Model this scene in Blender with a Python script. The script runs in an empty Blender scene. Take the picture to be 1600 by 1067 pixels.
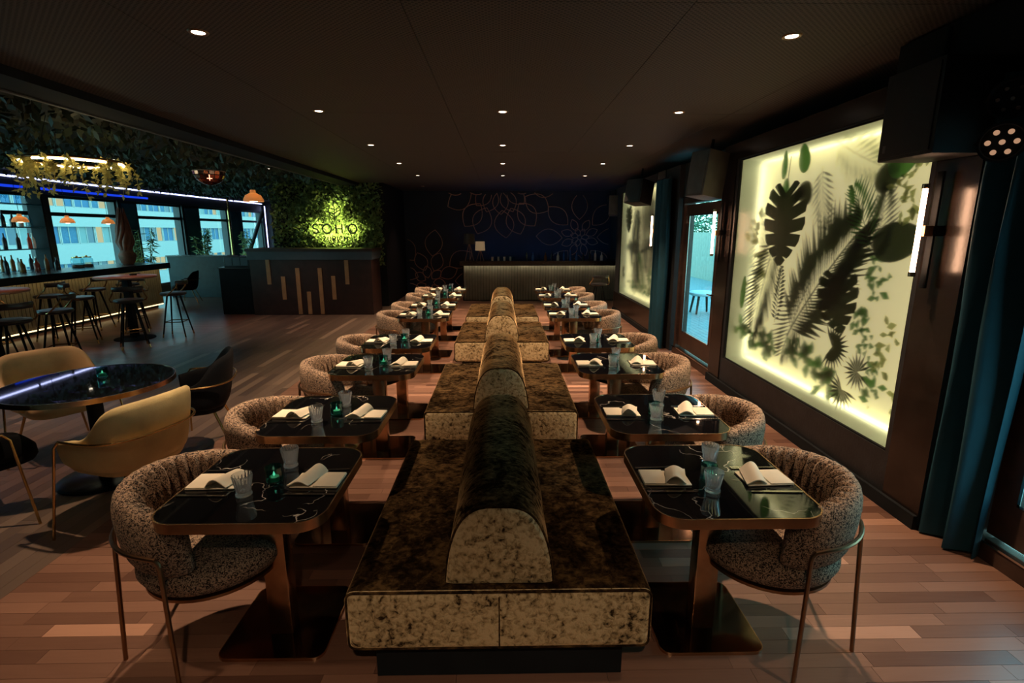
import bpy, bmesh, math, random
from mathutils import Vector, Matrix
PI = math.pi
R = math.radians
rnd = random.Random(7)
sc = bpy.context.scene
COL = sc.collection

# ------------------------------------------------------------------ camera, world, exposure
cam_d = bpy.data.cameras.new('camera')
cam = bpy.data.objects.new('camera', cam_d)
COL.objects.link(cam)
cam.location = (0, 0, 1.8)
cam.rotation_euler = (R(90 - 12.17), 0, R(-0.98))
cam_d.sensor_width = 36
cam_d.lens = 18.0
cam_d.clip_end = 400
sc.camera = cam

W = bpy.data.worlds.new('dusk_sky')
sc.world = W
W.use_nodes = True
wn = W.node_tree.nodes; wl = W.node_tree.links
wn.clear()
wo = wn.new('ShaderNodeOutputWorld'); wb = wn.new('ShaderNodeBackground')
wt = wn.new('ShaderNodeTexCoord'); ws = wn.new('ShaderNodeSeparateXYZ'); wr = wn.new('ShaderNodeValToRGB')
wl.new(wt.outputs['Generated'], ws.inputs[0]); wl.new(ws.outputs['Z'], wr.inputs[0])
wr.color_ramp.elements[0].position = 0.0; wr.color_ramp.elements[0].color = (0.42, 0.86, 0.84, 1)
wr.color_ramp.elements[1].position = 0.9; wr.color_ramp.elements[1].color = (0.12, 0.55, 0.80, 1)
wl.new(wr.outputs[0], wb.inputs[0]); wb.inputs[1].default_value = 5.0
wl.new(wb.outputs[0], wo.inputs[0])

sc.view_settings.view_transform = 'Standard'
sc.view_settings.look = 'None'
sc.view_settings.gamma = 1.0
sc.view_settings.use_curve_mapping = False
sc.view_settings.exposure = 0.0
sc.cycles.use_denoising = True
sc.cycles.sample_clamp_indirect = 4.0
sc.cycles.max_bounces = 10
sc.cycles.transmission_bounces = 10
sc.cycles.transparent_max_bounces = 12
sc.cycles.diffuse_bounces = 3
sc.cycles.glossy_bounces = 5
sc.cycles.blur_glossy = 0.6

SPOT_W = 275.0          # one recessed downlight
WARM = (1.0, 0.68, 0.43)

# ------------------------------------------------------------------ mesh builder
class MB:
    def __init__(s):
        s.v = []; s.f = []; s.tone = None
    def add(s, vs, fs):
        o = len(s.v)
        s.v += [tuple(v) for v in vs]
        s.f += [tuple(i + o for i in f) for f in fs]
        return s
    def box(s, a, b):
        x0, y0, z0 = a; x1, y1, z1 = b
        return s.add([(x0,y0,z0),(x1,y0,z0),(x1,y1,z0),(x0,y1,z0),(x0,y0,z1),(x1,y0,z1),(x1,y1,z1),(x0,y1,z1)],
                     [(0,3,2,1),(4,5,6,7),(0,1,5,4),(1,2,6,5),(2,3,7,6),(3,0,4,7)])
    def cbox(s, c, d, rot=None):
        vs = []
        for sz in (-1, 1):
            for sx, sy in ((-1,-1),(1,-1),(1,1),(-1,1)):
                p = Vector((sx*d[0]/2, sy*d[1]/2, sz*d[2]/2))
                if rot is not None: p = rot @ p
                vs.append(p + Vector(c))
        return s.add(vs, [(0,3,2,1),(4,5,6,7),(0,1,5,4),(1,2,6,5),(2,3,7,6),(3,0,4,7)])
    def rbox(s, a, b, r=0.01, seg=2):
        bm = bmesh.new()
        bmesh.ops.create_cube(bm, size=1)
        for v in bm.verts:
            v.co = Vector([(a[i]+b[i])/2 + v.co[i]*(b[i]-a[i]) for i in range(3)])
        bmesh.ops.bevel(bm, geom=bm.edges[:] + bm.verts[:], offset=r, segments=seg, profile=0.5, affect='EDGES')
        bm.verts.index_update()
        s.add([v.co.copy() for v in bm.verts], [[v.index for v in f.verts] for f in bm.faces])
        bm.free(); return s
    def prism(s, outline, z0, z1, cap0=True, cap1=True):
        n = len(outline)
        vs = [(p[0], p[1], z0) for p in outline] + [(p[0], p[1], z1) for p in outline]
        fs = [(i, (i+1) % n, n + (i+1) % n, n + i) for i in range(n)]
        if cap0: fs.append(tuple(range(n-1, -1, -1)))
        if cap1: fs.append(tuple(range(n, 2*n)))
        return s.add(vs, fs)
    def ringprism(s, o, i_, z0, z1):
        n = len(o)
        vs = [(p[0],p[1],z0) for p in o] + [(p[0],p[1],z1) for p in o] + [(p[0],p[1],z0) for p in i_] + [(p[0],p[1],z1) for p in i_]
        fs = []
        for k in range(n):
            m = (k+1) % n
            fs += [(k, m, n+m, n+k), (2*n+m, 2*n+k, 3*n+k, 3*n+m), (n+k, n+m, 3*n+m, 3*n+k), (m, k, 2*n+k, 2*n+m)]
        return s.add(vs, fs)
    def lathe(s, prof, n=24, c=(0,0,0), sx=1, sy=1, flute=None):
        vs = []; fs = []
        for j, (r, z) in enumerate(prof):
            for k in range(n):
                t = 2*PI*k/n
                rr = r if flute is None else r*flute(t, j/(len(prof)-1))
                vs.append((c[0] + rr*math.cos(t)*sx, c[1] + rr*math.sin(t)*sy, c[2] + z))
        for j in range(len(prof)-1):
            for k in range(n):
                m = (k+1) % n
                fs.append((j*n+k, j*n+m, (j+1)*n+m, (j+1)*n+k))
        if prof[0][0] > 1e-5: fs.append(tuple(range(n-1, -1, -1)))
        if prof[-1][0] > 1e-5: fs.append(tuple(range((len(prof)-1)*n, len(prof)*n)))
        return s.add(vs, fs)
    def tube(s, pts, r, n=8, closed=False, caps=True):
        pts = [Vector(p) for p in pts]
        m = len(pts)
        rr = r if isinstance(r, (list, tuple)) else [r]*m
        up = None; vs = []; fs = []
        for i, p in enumerate(pts):
            if closed: d = pts[(i+1) % m] - pts[i-1]
            else: d = pts[min(i+1, m-1)] - pts[max(i-1, 0)]
            if d.length < 1e-9: d = Vector((0,0,1))
            d.normalize()
            if up is None:
                up = Vector((0,0,1)) if abs(d.z) < 0.9 else Vector((1,0,0))
            a = up - d*up.dot(d)
            if a.length < 1e-6: a = d.orthogonal()
            a.normalize(); up = a; b = d.cross(a)
            for k in range(n):
                t = 2*PI*k/n
                vs.append(p + (a*math.cos(t) + b*math.sin(t))*rr[i])
        rng = m if closed else m-1
        for i in range(rng):
            j = (i+1) % m
            for k in range(n):
                q = (k+1) % n
                fs.append((i*n+k, i*n+q, j*n+q, j*n+k))
        if caps and not closed:
            fs.append(tuple(range(n-1, -1, -1))); fs.append(tuple(range((m-1)*n, m*n)))
        return s.add(vs, fs)
    def loft(s, rings, closed_path=False, caps=True):
        n = len(rings[0]); m = len(rings); vs = [p for r_ in rings for p in r_]; fs = []
        for i in range(m if closed_path else m-1):
            j = (i+1) % m
            for k in range(n):
                q = (k+1) % n
                fs.append((i*n+k, i*n+q, j*n+q, j*n+k))
        if caps and not closed_path:
            fs.append(tuple(range(n-1,-1,-1))); fs.append(tuple(range((m-1)*n, m*n)))
        return s.add(vs, fs)
    def mesh(s, name, mat, smooth=True, ang=40):
        me = bpy.data.meshes.new(name)
        me.from_pydata(s.v, [], s.f); me.validate(clean_customdata=False)
        if mat: me.materials.append(mat)
        if s.tone is not None and len(s.tone) == len(me.vertices):
            at = me.attributes.new('tone', 'FLOAT', 'POINT')
            at.data.foreach_set('value', s.tone)
        if smooth and len(me.polygons):
            me.shade_smooth(); me.set_sharp_from_angle(angle=R(ang))
        return me

def link(name, me, parent=None, loc=None, rotz=None):
    o = bpy.data.objects.new(name, me); COL.objects.link(o)
    if parent is not None: o.parent = parent
    if loc is not None: o.location = loc
    if rotz is not None: o.rotation_euler = (0, 0, rotz)
    return o
def obj(name, mb, mat, parent=None, label=None, smooth=True, ang=40):
    me = mb.mesh(name, mat, smooth, ang)
    # recalc outward normals
    bm = bmesh.new(); bm.from_mesh(me); bmesh.ops.recalc_face_normals(bm, faces=bm.faces); bm.to_mesh(me); bm.free()
    o = link(name, me, parent)
    if label: o['label'] = label
    return o
def raw(name, mb, mat, parent=None, smooth=False):
    return link(name, mb.mesh(name, mat, smooth), parent)
def tag(o, label, cat, group=None):
    o['label'] = label; o['category'] = cat
    if group: o['group'] = group
    return o
def thing(name, label, cat, loc=(0,0,0), rotz=0, group=None):
    o = bpy.data.objects.new(name, None); COL.objects.link(o)
    o.empty_display_size = 0.1
    o.location = loc; o.rotation_euler = (0, 0, rotz)
    return tag(o, label, cat, group)
def struct(o):
    o['kind'] = 'structure'; return o
def stuff(o):
    o['kind'] = 'stuff'; return o
kids = {}
def dup(root, loc, rotz=0, label=None, group=None, scale=None):
    r = root.copy(); COL.objects.link(r); r.location = loc; r.rotation_euler = (0, 0, rotz)
    if scale: r.scale = scale
    if label: r['label'] = label
    if group: r['group'] = group
    for ch in list(root.children):
        c = ch.copy(); COL.objects.link(c); c.parent = r
        for g in list(ch.children):
            d = g.copy(); COL.objects.link(d); d.parent = c
    return r
class Proto:
    """first call moves the original, later calls copy it"""
    def __init__(s, root): s.root = root; s.used = False
    def put(s, loc, rotz, label, group=None, scale=None):
        if not s.used:
            s.used = True; r = s.root
            r.location = loc; r.rotation_euler = (0, 0, rotz); r['label'] = label
            if scale: r.scale = scale
            if group: r['group'] = group
            return r
        return dup(s.root, loc, rotz, label, group, scale)

def rrect(w, d, r, n=8, cx=0, cy=0):
    out = []
    for (sx, sy, a0) in ((1,1,0),(-1,1,90),(-1,-1,180),(1,-1,270)):
        for k in range(n+1):
            a = R(a0 + 90*k/n)
            out.append((cx + sx*(w/2-r) + r*math.cos(a), cy + sy*(d/2-r) + r*math.sin(a)))
    return out
def arc(c, r, a0, a1, n, z=0, sy=1):
    return [(c[0]+r*math.cos(R(a0+(a1-a0)*k/n)), c[1]+sy*r*math.sin(R(a0+(a1-a0)*k/n)), z) for k in range(n+1)]
def bez(p0, p1, p2, n=8):
    p0, p1, p2 = Vector(p0), Vector(p1), Vector(p2)
    return [p0*(1-t)**2 + p1*2*t*(1-t) + p2*t*t for t in [k/n for k in range(n+1)]]

# ------------------------------------------------------------------ materials
class NT:
    def __init__(s, name):
        s.m = bpy.data.materials.new(name); s.m.use_nodes = True
        s.t = s.m.node_tree; s.t.nodes.clear()
        s.out = s.t.nodes.new('ShaderNodeOutputMaterial')
    def n(s, typ, **kw):
        nd = s.t.nodes.new(typ)
        for k, v in kw.items():
            if k.startswith('_'): setattr(nd, k[1:], v)
            else: s.set(nd, k, v)
        return nd
    def set(s, nd, k, v):
        k2 = int(k[1:]) if (k[0] == 'i' and k[1:].isdigit()) else k.replace('__', ' ')
        inp = nd.inputs[k2]
        if hasattr(v, 'node') : s.t.links.new(v, inp)
        else:
            if isinstance(v, (tuple, list)) and len(v) == 3 and inp.type == 'RGBA': v = (*v, 1)
            inp.default_value = v
    def ramp(s, fac, stops, interp='LINEAR'):
        nd = s.t.nodes.new('ShaderNodeValToRGB'); cr = nd.color_ramp; cr.interpolation = interp
        while len(cr.elements) < len(stops): cr.elements.new(0.5)
        for e, (p, c) in zip(cr.elements, stops):
            e.position = p; e.color = (*c, 1) if len(c) == 3 else c
        s.t.links.new(fac, nd.inputs[0]); return nd.outputs[0]
    def pr(s, **kw):
        return s.n('ShaderNodeBsdfPrincipled', **kw)
    def done(s, sh):
        s.t.links.new(sh.outputs[0] if hasattr(sh, 'outputs') else sh, s.out.inputs[0]); return s.m
def pmat(name, col, rough=0.5, metal=0.0, bump=None, var=0.0, vscale=8, **kw):
    T = NT(name)
    tc = T.n('ShaderNodeTexCoord')
    no = T.n('ShaderNodeTexNoise', Vector=tc.outputs['Object'], Scale=vscale, Detail=4.0)
    c0 = tuple(max(0, c*(1-var)) for c in col); c1 = tuple(min(1, c*(1+var)) for c in col)
    cc = T.ramp(no.outputs[0], [(0.3, c0), (0.7, c1)])
    p = T.pr(Base__Color=cc, Roughness=rough, Metallic=metal)
    for k, v in kw.items(): T.set(p, k.replace('__', ' '), v)
    if bump:
        nb = T.n('ShaderNodeTexNoise', Vector=tc.outputs['Object'], Scale=bump[0], Detail=3.0)
        b = T.n('ShaderNodeBump', Strength=bump[1], Distance=0.01, Height=nb.outputs[0])
        T.set(p, 'Normal', b.outputs[0])
    return T.done(p)
def emis(name, col, s, sample=True):
    T = NT(name)
    e = T.n('ShaderNodeEmission', Color=col, Strength=s)
    m = T.done(e)
    if not sample: m.cycles.emission_sampling = 'NONE'
    return m
M = {}
M['brass'] = pmat('brushed_brass', (0.60, 0.37, 0.21), 0.24, 1.0, var=0.12, vscale=20)
M['brass_dark'] = pmat('aged_bronze', (0.30, 0.17, 0.09), 0.35, 1.0, var=0.15, vscale=15)
M['gold'] = pmat('gold_metal', (0.60, 0.40, 0.16), 0.25, 1.0, var=0.1)
M['copper'] = pmat('copper_line', (0.50, 0.27, 0.19), 0.45, 0.3, var=0.2)
M['steel'] = pmat('steel', (0.62, 0.58, 0.52), 0.16, 1.0, var=0.05)
M['mirror_base'] = pmat('polished_dark_bronze', (0.13, 0.085, 0.055), 0.12, 1.0, var=0.2, vscale=3)
M['black'] = pmat('matt_black', (0.008, 0.010, 0.012), 0.8, 0, var=0.2, Specular__IOR__Level=0.2)
M['black_gloss'] = pmat('black_lacquer', (0.010, 0.011, 0.013), 0.25, 0, var=0.2)
M['teal_black'] = pmat('teal_black_paint', (0.012, 0.030, 0.036), 0.55, 0, var=0.2)
M['speaker'] = pmat('speaker_cloth', (0.006, 0.006, 0.007), 0.6, 0, bump=(300, 0.3), var=0.2)
M['grey_speaker'] = pmat('grey_speaker_cloth', (0.10, 0.09, 0.08), 0.6, 0, bump=(300, 0.3), var=0.2)
M['wall'] = pmat('dark_wall_paint', (0.016, 0.016, 0.018), 0.6, 0, bump=(60, 0.15), var=0.3)
M['wall_brown'] = pmat('dark_brown_veneer', (0.016, 0.010, 0.008), 0.24, 0, bump=(40, 0.04), var=0.3)
M['door_wood'] = pmat('door_wood', (0.055, 0.029, 0.02), 0.4, 0, var=0.25, vscale=12)
M['frame_dark'] = pmat('dark_window_frame', (0.010, 0.014, 0.02), 0.45, 0, var=0.2)
M['teal_panel'] = pmat('tinted_panel', (0.02, 0.09, 0.13), 0.2, 0, var=0.3, vscale=2)
M['mural_wall'] = pmat('midnight_blue_wall', (0.007, 0.022, 0.045), 0.55, 0, bump=(50, 0.1), var=0.3, vscale=1.2)
M['lamp_wood'] = pmat('pale_tripod_wood', (0.30, 0.16, 0.08), 0.5, 0, var=0.2)
M['napkin'] = pmat('cream_linen', (0.86, 0.77, 0.60), 0.8, 0, bump=(400, 0.25), var=0.05)
M['dark_pad'] = pmat('dark_leather', (0.022, 0.02, 0.022), 0.35, 0, bump=(120, 0.15), var=0.2)
M['mustard'] = pmat('mustard_velvet', (0.50, 0.385, 0.18), 0.75, 0, bump=(140, 0.15), var=0.16, vscale=6)
M['charcoal'] = pmat('black_velvet', (0.004, 0.005, 0.007), 0.85, 0, bump=(140, 0.15), var=0.3, Specular__IOR__Level=0.15)
M['host_wood'] = pmat('dark_red_wood', (0.030, 0.013, 0.010), 0.45, 0, var=0.35, vscale=5)
M['host_grey'] = pmat('slate_blue_band', (0.050, 0.068, 0.085), 0.5, 0, var=0.1)
M['strip_wood'] = pmat('oak_inlay', (0.36, 0.20, 0.09), 0.5, 0, var=0.15)
M['high_top'] = pmat('reddish_wood_top', (0.30, 0.12, 0.07), 0.3, 0, var=0.2)
M['facade'] = pmat('pale_facade_render', (0.31, 0.32, 0.30), 0.8, 0, var=0.04)
M['stand_white'] = pmat('white_render', (0.66, 0.74, 0.72), 0.8, 0, var=0.04)
M['curtain_blue'] = pmat('blue_blind', (0.03, 0.11, 0.19), 0.7, 0, var=0.2)
M['deck'] = pmat('grey_decking', (0.28, 0.34, 0.34), 0.6, 0, var=0.15)
M['fence'] = pmat('pale_fence_board', (0.66, 0.60, 0.46), 0.7, 0, var=0.1)
M['fence_dark'] = pmat('dark_fence_panel', (0.15, 0.11, 0.09), 0.6, 0, var=0.2)
M['white_seat'] = pmat('white_cushion', (0.75, 0.78, 0.76), 0.7, 0, var=0.05)
M['terracotta'] = pmat('terracotta', (0.22, 0.085, 0.05), 0.6, 0, var=0.25)
M['driftwood'] = pmat('carved_red_wood', (0.20, 0.05, 0.022), 0.5, 0, bump=(30, 0.4), var=0.3)
M['leaf_dark'] = pmat('dark_foliage', (0.030, 0.045, 0.020), 0.6, 0, var=0.5, vscale=3)
M['moss'] = pmat('moss', (0.020, 0.026, 0.014), 0.9, 0, bump=(25, 0.8), var=0.5, vscale=4)
M['leaf_gold'] = pmat('dry_foliage', (0.42, 0.36, 0.14), 0.6, 0, var=0.3, vscale=9)
M['leaf_green'] = pmat('green_foliage', (0.13, 0.19, 0.06), 0.6, 0, var=0.4, vscale=6)
M['hedge'] = pmat('hedge_leaves', (0.06, 0.16, 0.07), 0.7, 0, var=0.5, vscale=6)
M['lampshade_dark'] = pmat('dark_shade', (0.03, 0.025, 0.022), 0.7)
M['led_warm'] = emis('warm_led', (1.0, 0.80, 0.42), 6.0)
M['led_foot'] = emis('foot_led', (1.0, 0.72, 0.35), 2.6)
M['led_tube'] = emis('tube_lamp', (1.0, 0.55, 0.32), 34.0)
M['lens'] = emis('lamp_lens', (1.0, 0.82, 0.62), 9.0, False)
M['lens_dim'] = emis('dim_lens', (1.0, 0.55, 0.32), 0.45, False)
M['neon_white'] = emis('neon_white', (0.50, 0.55, 1.0), 4.5)
M['neon_blue'] = emis('neon_blue', (0.01, 0.05, 0.75), 1.0)
M['ring_led'] = emis('ring_led', (1.0, 0.80, 0.42), 18.0)
M['halo'] = emis('sign_halo', (0.95, 1.0, 0.26), 110.0)
M['sign_face'] = pmat('sign_letter_face', (0.02, 0.018, 0.012), 0.5)
M['sign_bright'] = pmat('sign_small_letter', (0.55, 0.50, 0.26), 0.5)
M['bulb'] = emis('bulb', (1.0, 0.70, 0.42), 12.0)
M['shade_lit'] = NT('lit_fabric_shade')
T = M['shade_lit']; e = T.n('ShaderNodeEmission', Color=(1.0, 0.68, 0.36), Strength=0.14); d = T.n('ShaderNodeBsdfDiffuse', Color=(0.5, 0.42, 0.3)); a = T.n('ShaderNodeAddShader', i0=e.outputs[0], i1=d.outputs[0]); M['shade_lit'] = T.done(a)

def glassmat(name, col, rough=0.0, ior=1.45):
    T = NT(name)
    p = T.pr(Base__Color=col, Roughness=rough, IOR=ior); T.set(p, 'Transmission Weight', 1.0)
    return T.done(p)
def panemat(name, col, refl=0.12):
    T = NT(name)
    t = T.n('ShaderNodeBsdfTransparent', Color=col); g = T.n('ShaderNodeBsdfGlossy', Color=(1,1,1), Roughness=0.02)
    f0 = T.n('ShaderNodeFresnel', IOR=1.45); ge = T.n('ShaderNodeNewGeometry')
    nb = T.n('ShaderNodeMath', _operation='SUBTRACT', i0=1.0, i1=ge.outputs['Backfacing'])
    f = T.n('ShaderNodeMath', _operation='MULTIPLY', i0=f0.outputs[0], i1=nb.outputs[0])
    m = T.n('ShaderNodeMixShader', i0=f.outputs[0], i1=t.outputs[0], i2=g.outputs[0])
    return T.done(m)
M['pane'] = panemat('window_glass', (0.86, 0.95, 0.96))
T = NT('clear_tumbler')
_p = T.pr(Base__Color=(0.97, 0.99, 1.0), Roughness=0.05, IOR=1.45); T.set(_p, 'Transmission Weight', 1.0)
_d = T.n('ShaderNodeBsdfTranslucent', Color=(0.75, 0.80, 0.85)); _x = T.n('ShaderNodeMixShader', i0=0.10, i1=_p.outputs[0], i2=_d.outputs[0])
M['tumbler'] = T.done(_x)
M['votive'] = glassmat('green_glass', (0.12, 0.45, 0.42), 0.08)
M['bottle_clear'] = panemat('clear_bottle', (0.62, 0.80, 0.85))
M['diffuser'] = glassmat('frosted_diffuser', (1.0, 1.0, 0.97), 0.27, 1.18)
M['candle'] = pmat('candle_wax', (0.35, 0.75, 0.50), 0.5)
M['flame'] = emis('flame', (0.55, 1.0, 0.60), 1.6, False)

# translucent-ish leaf for inside the light panels
def leafmat(name, col, tr):
    T = NT(name)
    d = T.n('ShaderNodeBsdfDiffuse', Color=col); t = T.n('ShaderNodeBsdfTranslucent', Color=tr)
    a = T.n('ShaderNodeMixShader', i0=0.5, i1=d.outputs[0], i2=t.outputs[0])
    return T.done(a)
M['pleaf_dark'] = leafmat('panel_leaf_dark', (0.020, 0.024, 0.016), (0.03, 0.04, 0.02))
M['pleaf_green'] = leafmat('panel_leaf_green', (0.03, 0.09, 0.03), (0.10, 0.26, 0.07))
M['pleaf_pale'] = leafmat('panel_leaf_pale', (0.20, 0.23, 0.10), (0.42, 0.46, 0.22))
M['amber_shade'] = leafmat('amber_shade', (0.70, 0.50, 0.32), (0.85, 0.58, 0.34))
M['leaf_gold'] = leafmat('dry_foliage', (0.55, 0.47, 0.18), (0.5, 0.45, 0.16))
M['panel_back'] = NT('panel_backboard')
T = M['panel_back']; e = T.n('ShaderNodeEmission', Color=(1.0, 0.86, 0.45), Strength=0.48); d = T.n('ShaderNodeBsdfDiffuse', Color=(0.86, 0.86, 0.62)); a = T.n('ShaderNodeAddShader', i0=e.outputs[0], i1=d.outputs[0]); M['panel_back'] = T.done(a); M['panel_back'].cycles.emission_sampling = 'NONE'
M['panel_led'] = emis('panel_edge_led', (1.0, 0.88, 0.45), 3.8)

# crushed velvet
def velvet(name, lo, mid, hi, slo, shi, rough, thr=(0.62, 0.74, 0.92), sc1=4.5, sc2=30.0, w1=1.0, w2=0.75):
    T = NT(name)
    tc = T.n('ShaderNodeTexCoord')
    oi = T.n('ShaderNodeObjectInfo')
    v = T.n('ShaderNodeVectorMath', _operation='ADD', i0=tc.outputs['Object'], i1=oi.outputs['Location'])
    n1 = T.n('ShaderNodeTexNoise', Vector=v.outputs[0], Scale=sc1, Detail=8.0, Roughness=0.72, Distortion=0.6)
    n2 = T.n('ShaderNodeTexNoise', Vector=v.outputs[0], Scale=sc2, Detail=4.0, Roughness=0.6, Distortion=0.5)
    m0 = T.n('ShaderNodeMath', _operation='MULTIPLY', i0=n1.outputs[0], i1=w1)
    ad = T.n('ShaderNodeMath', _operation='MULTIPLY_ADD', i0=n2.outputs[0], i1=w2, i2=m0.outputs[0])
    sb = T.n('ShaderNodeMath', _operation='SUBTRACT', i0=ad.outputs[0], i1=0.10)
    c1 = T.ramp(sb.outputs[0], list(zip(thr, (lo, mid, hi))))
    c2 = T.ramp(sb.outputs[0], [(thr[0], slo), (thr[1], shi)])
    b = T.n('ShaderNodeBump', Strength=0.5, Distance=0.012, Height=ad.outputs[0])
    df = T.n('ShaderNodeBsdfDiffuse', Color=c1, Normal=b.outputs[0])
    sh = T.n('ShaderNodeBsdfSheen', Color=c2, Roughness=rough, Normal=b.outputs[0])
    a = T.n('ShaderNodeAddShader', i0=df.outputs[0], i1=sh.outputs[0])
    return T.done(a)
M['velvet'] = velvet('crushed_velvet', (0.010, 0.006, 0.003), (0.032, 0.019, 0.009), (0.12, 0.072, 0.030), (0.05, 0.03, 0.012), (0.75, 0.50, 0.25), 0.28, (0.64, 0.78, 0.95))
M['velvet_lit_end'] = velvet('lit_khaki_velvet', (0.030, 0.019, 0.010), (0.36, 0.265, 0.14), (0.58, 0.45, 0.26), (0.10, 0.07, 0.03), (0.85, 0.62, 0.34), 0.45, (0.66, 0.83, 1.10), 3.0, 42.0, 0.75, 1.25)  # lighter copy of the bench velvet, light on the ends put into its colour

def boucle():
    T = NT('leopard_boucle')
    tc = T.n('ShaderNodeTexCoord')
    n = T.n('ShaderNodeTexNoise', Vector=tc.outputs['Object'], Scale=150.0, Detail=1.0, Roughness=0.5, Distortion=1.2)
    n2 = T.n('ShaderNodeTexNoise', Vector=tc.outputs['Object'], Scale=5.0, Detail=3.0)
    c = T.ramp(n.outputs[0], [(0.46, (0.022, 0.013, 0.009)), (0.52, (0.50, 0.34, 0.23))])
    c2 = T.ramp(n2.outputs[0], [(0.3, (0.75, 0.75, 0.75)), (0.7, (1, 1, 1))])
    mx = T.n('ShaderNodeMix', _data_type='RGBA', _blend_type='MULTIPLY'); mx.inputs[0].default_value = 1
    T.t.links.new(c, mx.inputs[6]); T.t.links.new(c2, mx.inputs[7])
    b = T.n('ShaderNodeBump', Strength=0.5, Distance=0.004, Height=n.outputs[0])
    p = T.pr(Base__Color=mx.outputs[2], Roughness=0.9, Normal=b.outputs[0])
    return T.done(p)
M['boucle'] = boucle()

def marble(name, vein=(0.75, 0.68, 0.6), base=(0.004, 0.004, 0.005)):
    T = NT(name)
    tc = T.n('ShaderNodeTexCoord'); oi = T.n('ShaderNodeObjectInfo')
    mu = T.n('ShaderNodeMath', _operation='MULTIPLY', i0=oi.outputs['Random'], i1=37.0)
    cv = T.n('ShaderNodeCombineXYZ', X=mu.outputs[0], Y=mu.outputs[0], Z=0.0)
    v = T.n('ShaderNodeVectorMath', _operation='ADD', i0=tc.outputs['Object'], i1=cv.outputs[0])
    dn = T.n('ShaderNodeTexNoise', Vector=v.outputs[0], Scale=3.5, Detail=4.0)
    v2 = T.n('ShaderNodeVectorMath', _operation='MULTIPLY_ADD'); T.t.links.new(dn.outputs['Color'], v2.inputs[0]); v2.inputs[1].default_value = (0.5, 0.5, 0.5); T.t.links.new(v.outputs[0], v2.inputs[2])
    vo = T.n('ShaderNodeTexVoronoi', _feature='DISTANCE_TO_EDGE', Vector=v2.outputs[0], Scale=3.0)
    ln = T.ramp(vo.outputs['Distance'], [(0.0, (1,1,1)), (0.007, (0,0,0))])
    ms = T.n('ShaderNodeTexNoise', Vector=v.outputs[0], Scale=5.0, Detail=1.0)
    mk = T.ramp(ms.outputs[0], [(0.52, (0,0,0)), (0.64, (1,1,1))])
    m1 = T.n('ShaderNodeMath', _operation='MULTIPLY', i0=ln, i1=mk)
    mx = T.n('ShaderNodeMix', _data_type='RGBA'); T.t.links.new(m1.outputs[0], mx.inputs[0]); mx.inputs[6].default_value = (*base, 1); mx.inputs[7].default_value = (*vein, 1)
    p = T.pr(Base__Color=mx.outputs[2], Roughness=0.035); T.set(p, 'Coat Weight', 0.5); T.set(p, 'Coat Roughness', 0.02)
    return T.done(p)
M['marble'] = marble('black_marble')
M['marble_blue'] = marble('black_round_marble', (0.10, 0.13, 0.6))

def plank(name, dark, light, along='X', rough=0.33):
    T = NT(name)
    at = T.n('ShaderNodeAttribute', _attribute_name='tone')
    ge = T.n('ShaderNodeNewGeometry')
    mp = T.n('ShaderNodeMapping', Vector=ge.outputs['Position'])
    mp.inputs['Scale'].default_value = (2.5, 40, 1) if along == 'X' else (40, 2.5, 1)
    g = T.n('ShaderNodeTexNoise', Vector=mp.outputs[0], Scale=1.6, Detail=5.0, Roughness=0.65)
    ml = T.n('ShaderNodeMath', _operation='MULTIPLY_ADD', i0=g.outputs[0], i1=0.34, i2=at.outputs['Fac'])
    sb = T.n('ShaderNodeMath', _operation='SUBTRACT', i0=ml.outputs[0], i1=0.17)
    c = T.ramp(sb.outputs[0], [(0.0, dark), (0.75, tuple((a+b)/2 for a, b in zip(dark, light))), (1.0, light)])
    rr = T.n('ShaderNodeMath', _operation='MULTIPLY_ADD', i0=g.outputs[0], i1=0.15, i2=rough-0.07)
    b = T.n('ShaderNodeBump', Strength=0.12, Distance=0.002, Height=g.outputs[0])
    p = T.pr(Base__Color=c, Roughness=rr.outputs[0], Normal=b.outputs[0])
    return T.done(p)
M['plank_r'] = plank('red_brown_parquet', (0.095, 0.045, 0.031), (0.43, 0.235, 0.16))
M['plank_m'] = plank('dark_brown_planks', (0.075, 0.052, 0.042), (0.28, 0.20, 0.145), 'Y', 0.38)
M['plank_l'] = plank('reddish_planks', (0.12, 0.055, 0.04), (0.26, 0.13, 0.09))

def perf():
    T = NT('perforated_ceiling')
    ge = T.n('ShaderNodeNewGeometry')
    sp = T.n('ShaderNodeSeparateXYZ', i0=ge.outputs['Position'])
    P = 0.034
    def cell(o, off=0.0):
        a = T.n('ShaderNodeMath', _operation='MULTIPLY_ADD', i0=o, i1=1/P, i2=off)
        f = T.n('ShaderNodeMath', _operation='FRACT', i0=a.outputs[0])
        s_ = T.n('ShaderNodeMath', _operation='SUBTRACT', i0=f.outputs[0], i1=0.5)
        return T.n('ShaderNodeMath', _operation='MULTIPLY', i0=s_.outputs[0], i1=s_.outputs[0]).outputs[0]
    def dots(off):
        d = T.n('ShaderNodeMath', _operation='ADD', i0=cell(sp.outputs[0], off), i1=cell(sp.outputs[1], off))
        return T.n('ShaderNodeMath', _operation='LESS_THAN', i0=d.outputs[0], i1=0.055).outputs[0]
    d = T.n('ShaderNodeMath', _operation='MAXIMUM', i0=dots(0.0), i1=dots(0.5))
    mx = T.n('ShaderNodeMix', _data_type='RGBA'); T.t.links.new(d.outputs[0], mx.inputs[0])
    mx.inputs[6].default_value = (0.068, 0.058, 0.054, 1); mx.inputs[7].default_value = (0.006, 0.006, 0.006, 1)
    p = T.pr(Base__Color=mx.outputs[2], Roughness=0.7)
    return T.done(p)
M['ceiling'] = perf()

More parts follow.
